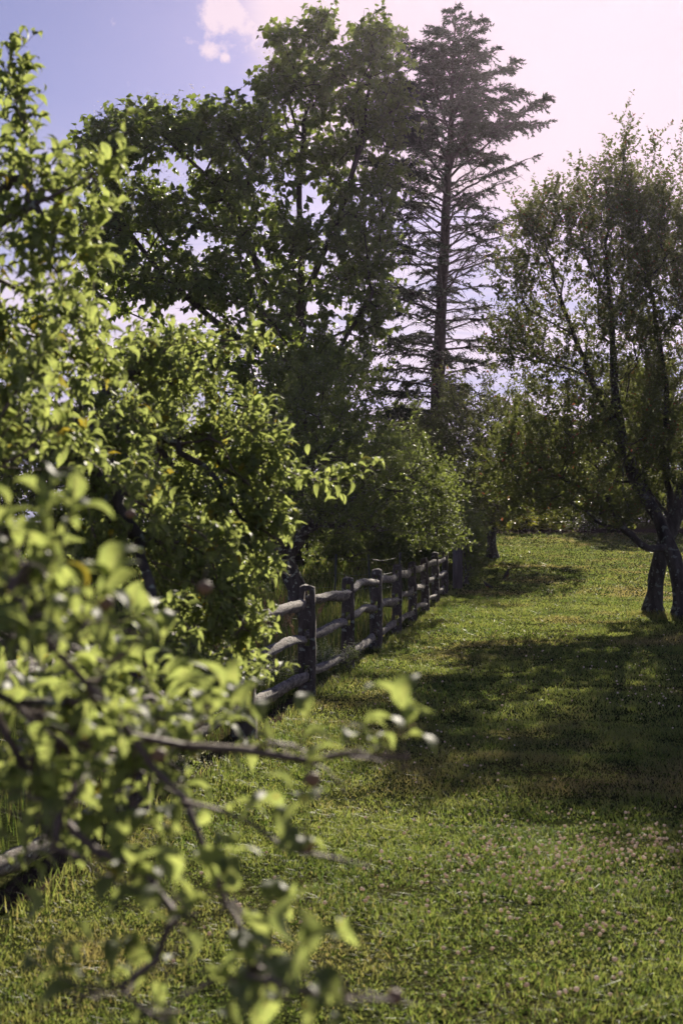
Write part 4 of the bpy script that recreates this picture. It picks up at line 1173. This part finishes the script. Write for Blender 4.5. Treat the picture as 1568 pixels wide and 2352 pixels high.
# weeds along the fence
def weed(label, x, y, n, h, spread):
    z = H(x, y); base = np.array((x, y, z)); t = thing('flowering_weed', label, 'weed', tuple(base), 'cream-flowered weeds along the fence')
    st = TubeBag(); fl = []; lv = []; ld = []
    for _ in range(n):
        a = rng.random() * 6.28; hh = h * rng.uniform(.6, 1.1); s = spread * rng.uniform(.2, 1)
        d = np.array([math.cos(a), math.sin(a), 0]); r0 = base + d * s * .4
        tt = np.linspace(0, 1, 6)
        line = r0 + d * (s * tt ** 1.6)[:, None] + np.array([0, 0, 1.0]) * (hh * (tt - .12 * tt ** 3))[:, None] + rng.normal(0, .008, (6, 3))
        st.add(*tube(line, .0028 * (1.2 - tt), 3))
        for k in range(26):
            s_ = rng.uniform(.5, 1.0); i = min(int(s_ * 5), 4); c = line[i] + (line[i + 1] - line[i]) * (s_ * 5 - i)
            fl.append(c + rng.normal(0, .028 * (1.3 - s_) + .012, 3))
        for k in range(14):
            s_ = rng.uniform(.05, .85); i = min(int(s_ * 5), 4); c = line[i] + (line[i + 1] - line[i]) * (s_ * 5 - i); lv.append(c); ld.append(rng.normal(0, 1, 3) + np.array([0, 0, .3]))
    obj('stems', st.mesh('weed_stems', base), M_STEM, t)
    fl = np.array(fl)
    foliage(t, base, fl, rng.normal(0, 1, fl.shape), rng.normal(0, 1, fl.shape) + np.array([0, 0, 1]), rng.uniform(.011, .02, len(fl)), LEAF4, M_CREAM, 'blossom')
    foliage(t, base, np.array(lv), np.array(ld), rng.normal(0, 1, (len(lv), 3)) + np.array([0, 0, 1]), rng.uniform(.025, .05, len(lv)), LEAF4, M_APPLE2, 'leaves')
weed('cream-flowered weed between the two nearest clear posts, spilling through the rails', -0.22, 15.5, 34, .42, .22)
weed('small cream-flowered weed arching out over the lowest rail', .03, 16.1, 22, .40, .22)
weed('cream-flowered weed left of the nearest clear post', -.60, 14.0, 40, .42, .26)
weed('cream-flowered weed farther left behind the mid rails', -.95, 13.0, 44, .46, .28)
weed('cream-flowered weed low behind the apple leaves', -1.15, 10.8, 30, .36, .26)
weed('cream-flowered weed near the fence foot at the lower left', -1.05, 8.9, 24, .30, .22)

def seed_grass(label, x, y, n, h):
    z = H(x, y); base = np.array((x, y, z)); t = thing('seeding_grass', label, 'grass tuft', tuple(base), 'dry seeding grass tufts')
    st = TubeBag(); sp = []; sdv = []
    for _ in range(n):
        a = rng.random() * 6.28; hh = h * rng.uniform(.65, 1.1); s = rng.uniform(.05, .30); d = np.array([math.cos(a), math.sin(a), 0]); tt = np.linspace(0, 1, 6)
        line = base + d * .15 * rng.random() + d * (s * tt ** 2)[:, None] + np.array([0, 0, 1.0]) * (hh * (tt - .1 * tt ** 3))[:, None]
        st.add(*tube(line, .0026 * (1.1 - .6 * tt), 3))
        for k in range(26):
            s_ = rng.uniform(.80, 1.0); i = 4; c = line[i] + (line[i + 1] - line[i]) * (s_ * 5 - i)
            sp.append(c); sdv.append(norm(line[5] - line[4]) + rng.normal(0, .35, 3))
    obj('stems', st.mesh('grass_stems', base), M_DRY, t)
    foliage(t, base, np.array(sp), np.array(sdv), rng.normal(0, 1, (len(sp), 3)), rng.uniform(.02, .034, len(sp)), LEAF4, M_SEED, 'seed_heads')
M_DRY = plain_mat('dry_stem', (0.30, 0.22, 0.12), .7, .3, .3)
M_SEED = leaf_mat('seed_heads', (0.22, .13, .08), (.36, .25, .15), (.3, .2, .1), .35, .7, .2)
seed_grass('dry reddish seeding grass left of the nearest clear post', -.78, 14.6, 16, .95)
seed_grass('dry seeding grass against the dark trunk behind the fence', -.48, 15.2, 12, 1.0)
seed_grass('dry seeding grass behind the mid rail, leftmost tuft', -1.05, 13.6, 16, .85)

# ------------------------------------------------------------------ the near apple tree
root = (-2.95, 5.3, 0.0)
ag = [[root, (-2.92, 5.28, .45), (-2.85, 5.2, 1.05), V3(-560, 1150, 4.4), V3(-150, 1000, 4.2), V3(120, 990, 4.4), V3(330, 1000, 4.6), V3(520, 1050, 4.7), V3(660, 1085, 4.55), V3(740, 1105, 4.5), V3(800, 1092, 4.45), V3(832, 1096, 4.4)],
      [(-2.85, 5.2, 1.05), V3(-420, 1180, 3.0), V3(-200, 1220, 2.2), V3(0, 1360, 1.85), V3(110, 1470, 1.8), V3(200, 1565, 1.78), V3(300, 1690, 1.75), V3(350, 1770, 1.74), V3(420, 1850, 1.72), V3(480, 1950, 1.7), V3(530, 2070, 1.66), V3(620, 2190, 1.6)],
      [V3(-560, 1150, 4.4), V3(-300, 800, 3.8), V3(-80, 560, 3.4), V3(20, 420, 3.3), V3(60, 300, 3.35), V3(35, 190, 3.4), V3(12, 100, 3.4)],
      [V3(300, 1690, 1.75), V3(420, 1700, 1.8), V3(560, 1725, 1.8), V3(700, 1750, 1.78), V3(800, 1740, 1.76), V3(930, 1752, 1.74)],
      [V3(-300, 1050, 3.6), V3(-50, 920, 3.2), V3(90, 990, 3.15), V3(180, 1045, 3.2), V3(300, 1140, 3.5), V3(420, 1300, 4.0), V3(560, 1400, 4.3)],
      [V3(410, 1840, 1.72), V3(490, 1862, 1.7), V3(570, 1900, 1.66), V3(650, 1950, 1.64), V3(760, 1985, 1.63), V3(850, 1990, 1.62)],
      [V3(530, 2070, 1.66), V3(600, 2230, 1.5), V3(760, 2290, 1.46), V3(930, 2310, 1.44)],
      [V3(120, 990, 4.4), V3(300, 860, 4.5), V3(470, 800, 4.7), V3(600, 765, 4.7)],
      [V3(-200, 1220, 2.2), V3(-60, 1560, 1.9), V3(100, 1820, 1.9), V3(220, 1960, 1.8), V3(300, 2080, 1.75)],
      [V3(-80, 560, 3.4), V3(80, 470, 3.0), V3(230, 400, 2.9), V3(300, 365, 2.85)]]
al = [(40, 240, 62, 110, 3.1, 3.7, 26), (60, 430, 110, 90, 2.7, 3.5, 55), (130, 560, 160, 160, 2.6, 3.5, 80), (200, 400, 90, 45, 2.7, 3.0, 14), (150, 790, 200, 150, 2.9, 4.2, 75), (330, 830, 180, 90, 4.0, 5.2, 90), (560, 800, 55, 40, 4.5, 5.0, 12),
      (400, 960, 230, 110, 4.0, 5.3, 170), (560, 1010, 100, 80, 4.2, 5.0, 60), (200, 1060, 230, 140, 3.2, 4.6, 130), (470, 1150, 190, 110, 4.0, 5.2, 150), (620, 1100, 70, 60, 4.3, 4.9, 30), (300, 1280, 270, 130, 3.2, 4.8, 150), (570, 1270, 115, 110, 4.0, 5.0, 95), (640, 1190, 45, 60, 4.3, 4.8, 18),
      (450, 1410, 150, 100, 3.7, 4.8, 80), (280, 1470, 180, 90, 2.8, 4.0, 60), (540, 1450, 100, 90, 4.0, 4.7, 60), (430, 1580, 130, 60, 3.2, 4.2, 50), (560, 1560, 60, 50, 3.4, 4.2, 16), (60, 950, 110, 200, 2.4, 3.2, 40), (80, 1290, 130, 90, 1.5, 1.9, 24), (90, 1440, 150, 110, 1.5, 1.95, 40), (270, 1480, 130, 90, 1.55, 1.9, 14),
      (180, 1640, 200, 110, 1.75, 2.7, 95), (370, 1660, 140, 80, 1.8, 2.6, 60), (520, 1640, 70, 40, 1.85, 2.3, 6), (120, 1810, 180, 110, 1.65, 2.5, 80), (340, 1790, 110, 80, 1.75, 2.3, 24), (90, 1950, 130, 80, 1.6, 2.0, 16), (300, 1990, 130, 80, 1.55, 1.9, 9),
      (700, 1720, 110, 45, 1.7, 1.85, 11), (880, 1745, 75, 35, 1.7, 1.8, 8), (760, 1800, 70, 60, 1.65, 1.8, 6), (640, 2260, 190, 60, 1.35, 1.6, 30), (860, 2300, 130, 50, 1.35, 1.5, 16), (400, 2110, 130, 90, 1.5, 1.8, 18), (250, 2300, 220, 45, 1.4, 1.75, 24), (480, 2200, 80, 60, 1.5, 1.65, 4), (720, 1980, 90, 40, 1.58, 1.68, 4)]
def near_wt(q):
    # the low hanging twigs close by are thinly leaved, the inner crown thickly
    y = np.maximum(q[:, 1], .3)
    low = np.clip((q[:, 2] - 1.0) / .30, 0, 1)
    near = np.clip((y - .2) / 4.2, .31, 1)
    high = 1 - .15 * np.clip((q[:, 2] - 2.2) / .4, 0, 1)
    return near * (.36 + .64 * np.maximum(low, y > 2.75)) * high
al = [(u, v, ru, rv, (d0 + (d1 - d0) * .32) * 1.28, (d1 - (d1 - d0) * .32) * 1.28, int(n_ * .95)) if d1 > 2.95 else (u, v, ru, rv, d0, d1, n_) for u, v, ru, rv, d0, d1, n_ in al]
def deeper(q):                                   # keep the limbs with the crown they carry
    q = np.array(q, dtype=float); r_ = q - np.array(CAM)
    k = 1 + .28 * float(np.clip((q[1] - 2.3) / .6, 0, 1)) * float(q[2] > .7)
    return tuple(np.array(CAM) + r_ * k)
ag = [[q if (i == 0 and j < 3) else deeper(q) for j, q in enumerate(gl)] for i, gl in enumerate(ag)]
ag[1][0] = ag[0][2]
t, base, p, Y, Z, size, S = make_tree('near_apple_tree', 'close apple tree at the left with sunlit curling leaves, out of focus', 'tree', ag, al, .22, .0016, .10, .004, .06, 22, .012,
    dict(wt=near_wt, rcap=lambda q: np.interp(q[:, 1], [1.4, 2.0, 3.6, 5.0, 5.3], [.0040, .0062, .014, .04, .2]), shoot=.11, ls=5, sup=.5, per_m=12600, least=.0, spread=.85, up=.22, rand=.22, zr=.34, size=(.024, .070)), (M_BARK, M_TWIG), M_APPLE)
rest = leaf_parts(t, base, p, Y, Z, size, leaf_variants('apple_leaf', APPLE_LEAF, M_APPLE, 12), M_APPLE, 300)
foliage(t, base, p[rest], Y[rest], Z[rest], size[rest], APPLE_LEAF_S, M_APPLE)
import bmesh
for (u, v, d, r_) in ((702, 1940, 1.64, .011), (718, 1790, 1.72, .010), (470, 1350, 1.8, .010), (365, 1735, 1.74, .010), (240, 1385, 1.75, .011), (905, 2290, 1.44, .009), (300, 1180, 3.4, .012)):
    bm = bmesh.new(); bmesh.ops.create_uvsphere(bm, u_segments=14, v_segments=9, radius=r_)
    for q in bm.verts:
        k = q.co.z / r_; q.co.z *= .94 - .12 * max(0, k) ** 4; s = 1 - .16 * max(0, -k) ** 2; q.co.x *= s; q.co.y *= s
    me = bpy.data.meshes.new('young_apple'); bm.to_mesh(me); bm.free()
    for f in me.polygons: f.use_smooth = True
    a_ = np.array(P(u, v, d)) - base
    ap = obj('young_apple', me, M_FRUIT, t, a_)
    Vs, Fs = tube(np.array([(0, 0, r_ * .6), (.001, 0, r_ + .008), (.004, .001, r_ + .02)]), np.array([.0013, .0012, .0015]), 6)
    obj('stalk', mesh('stalk', Vs, Fs, True), M_TWIG, ap)

# ------------------------------------------------------------------ thin air volume added to imitate lens flare, lit by the low sun
hz = bpy.data.meshes.new('haze')
bm = bmesh.new(); bmesh.ops.create_cube(bm, size=1); bm.to_mesh(hz); bm.free()
ho = obj('haze', hz, None); ho.scale = (160, 130, 30); ho.location = (0, 45, 13)
tag(ho, 'thin bright summer haze hanging over the whole garden', 'haze', kind='stuff')
m, n, l = newmat('flare_haze_air')
pv = n.new('ShaderNodeVolumePrincipled'); pv.inputs['Density'].default_value = 0.0001; pv.inputs['Anisotropy'].default_value = 0.78; pv.inputs['Color'].default_value = (0.92, .80, 1.0, 1)
mo = n.new('ShaderNodeOutputMaterial'); l.new(pv.outputs[0], mo.inputs['Volume'])
hz.materials.append(m)
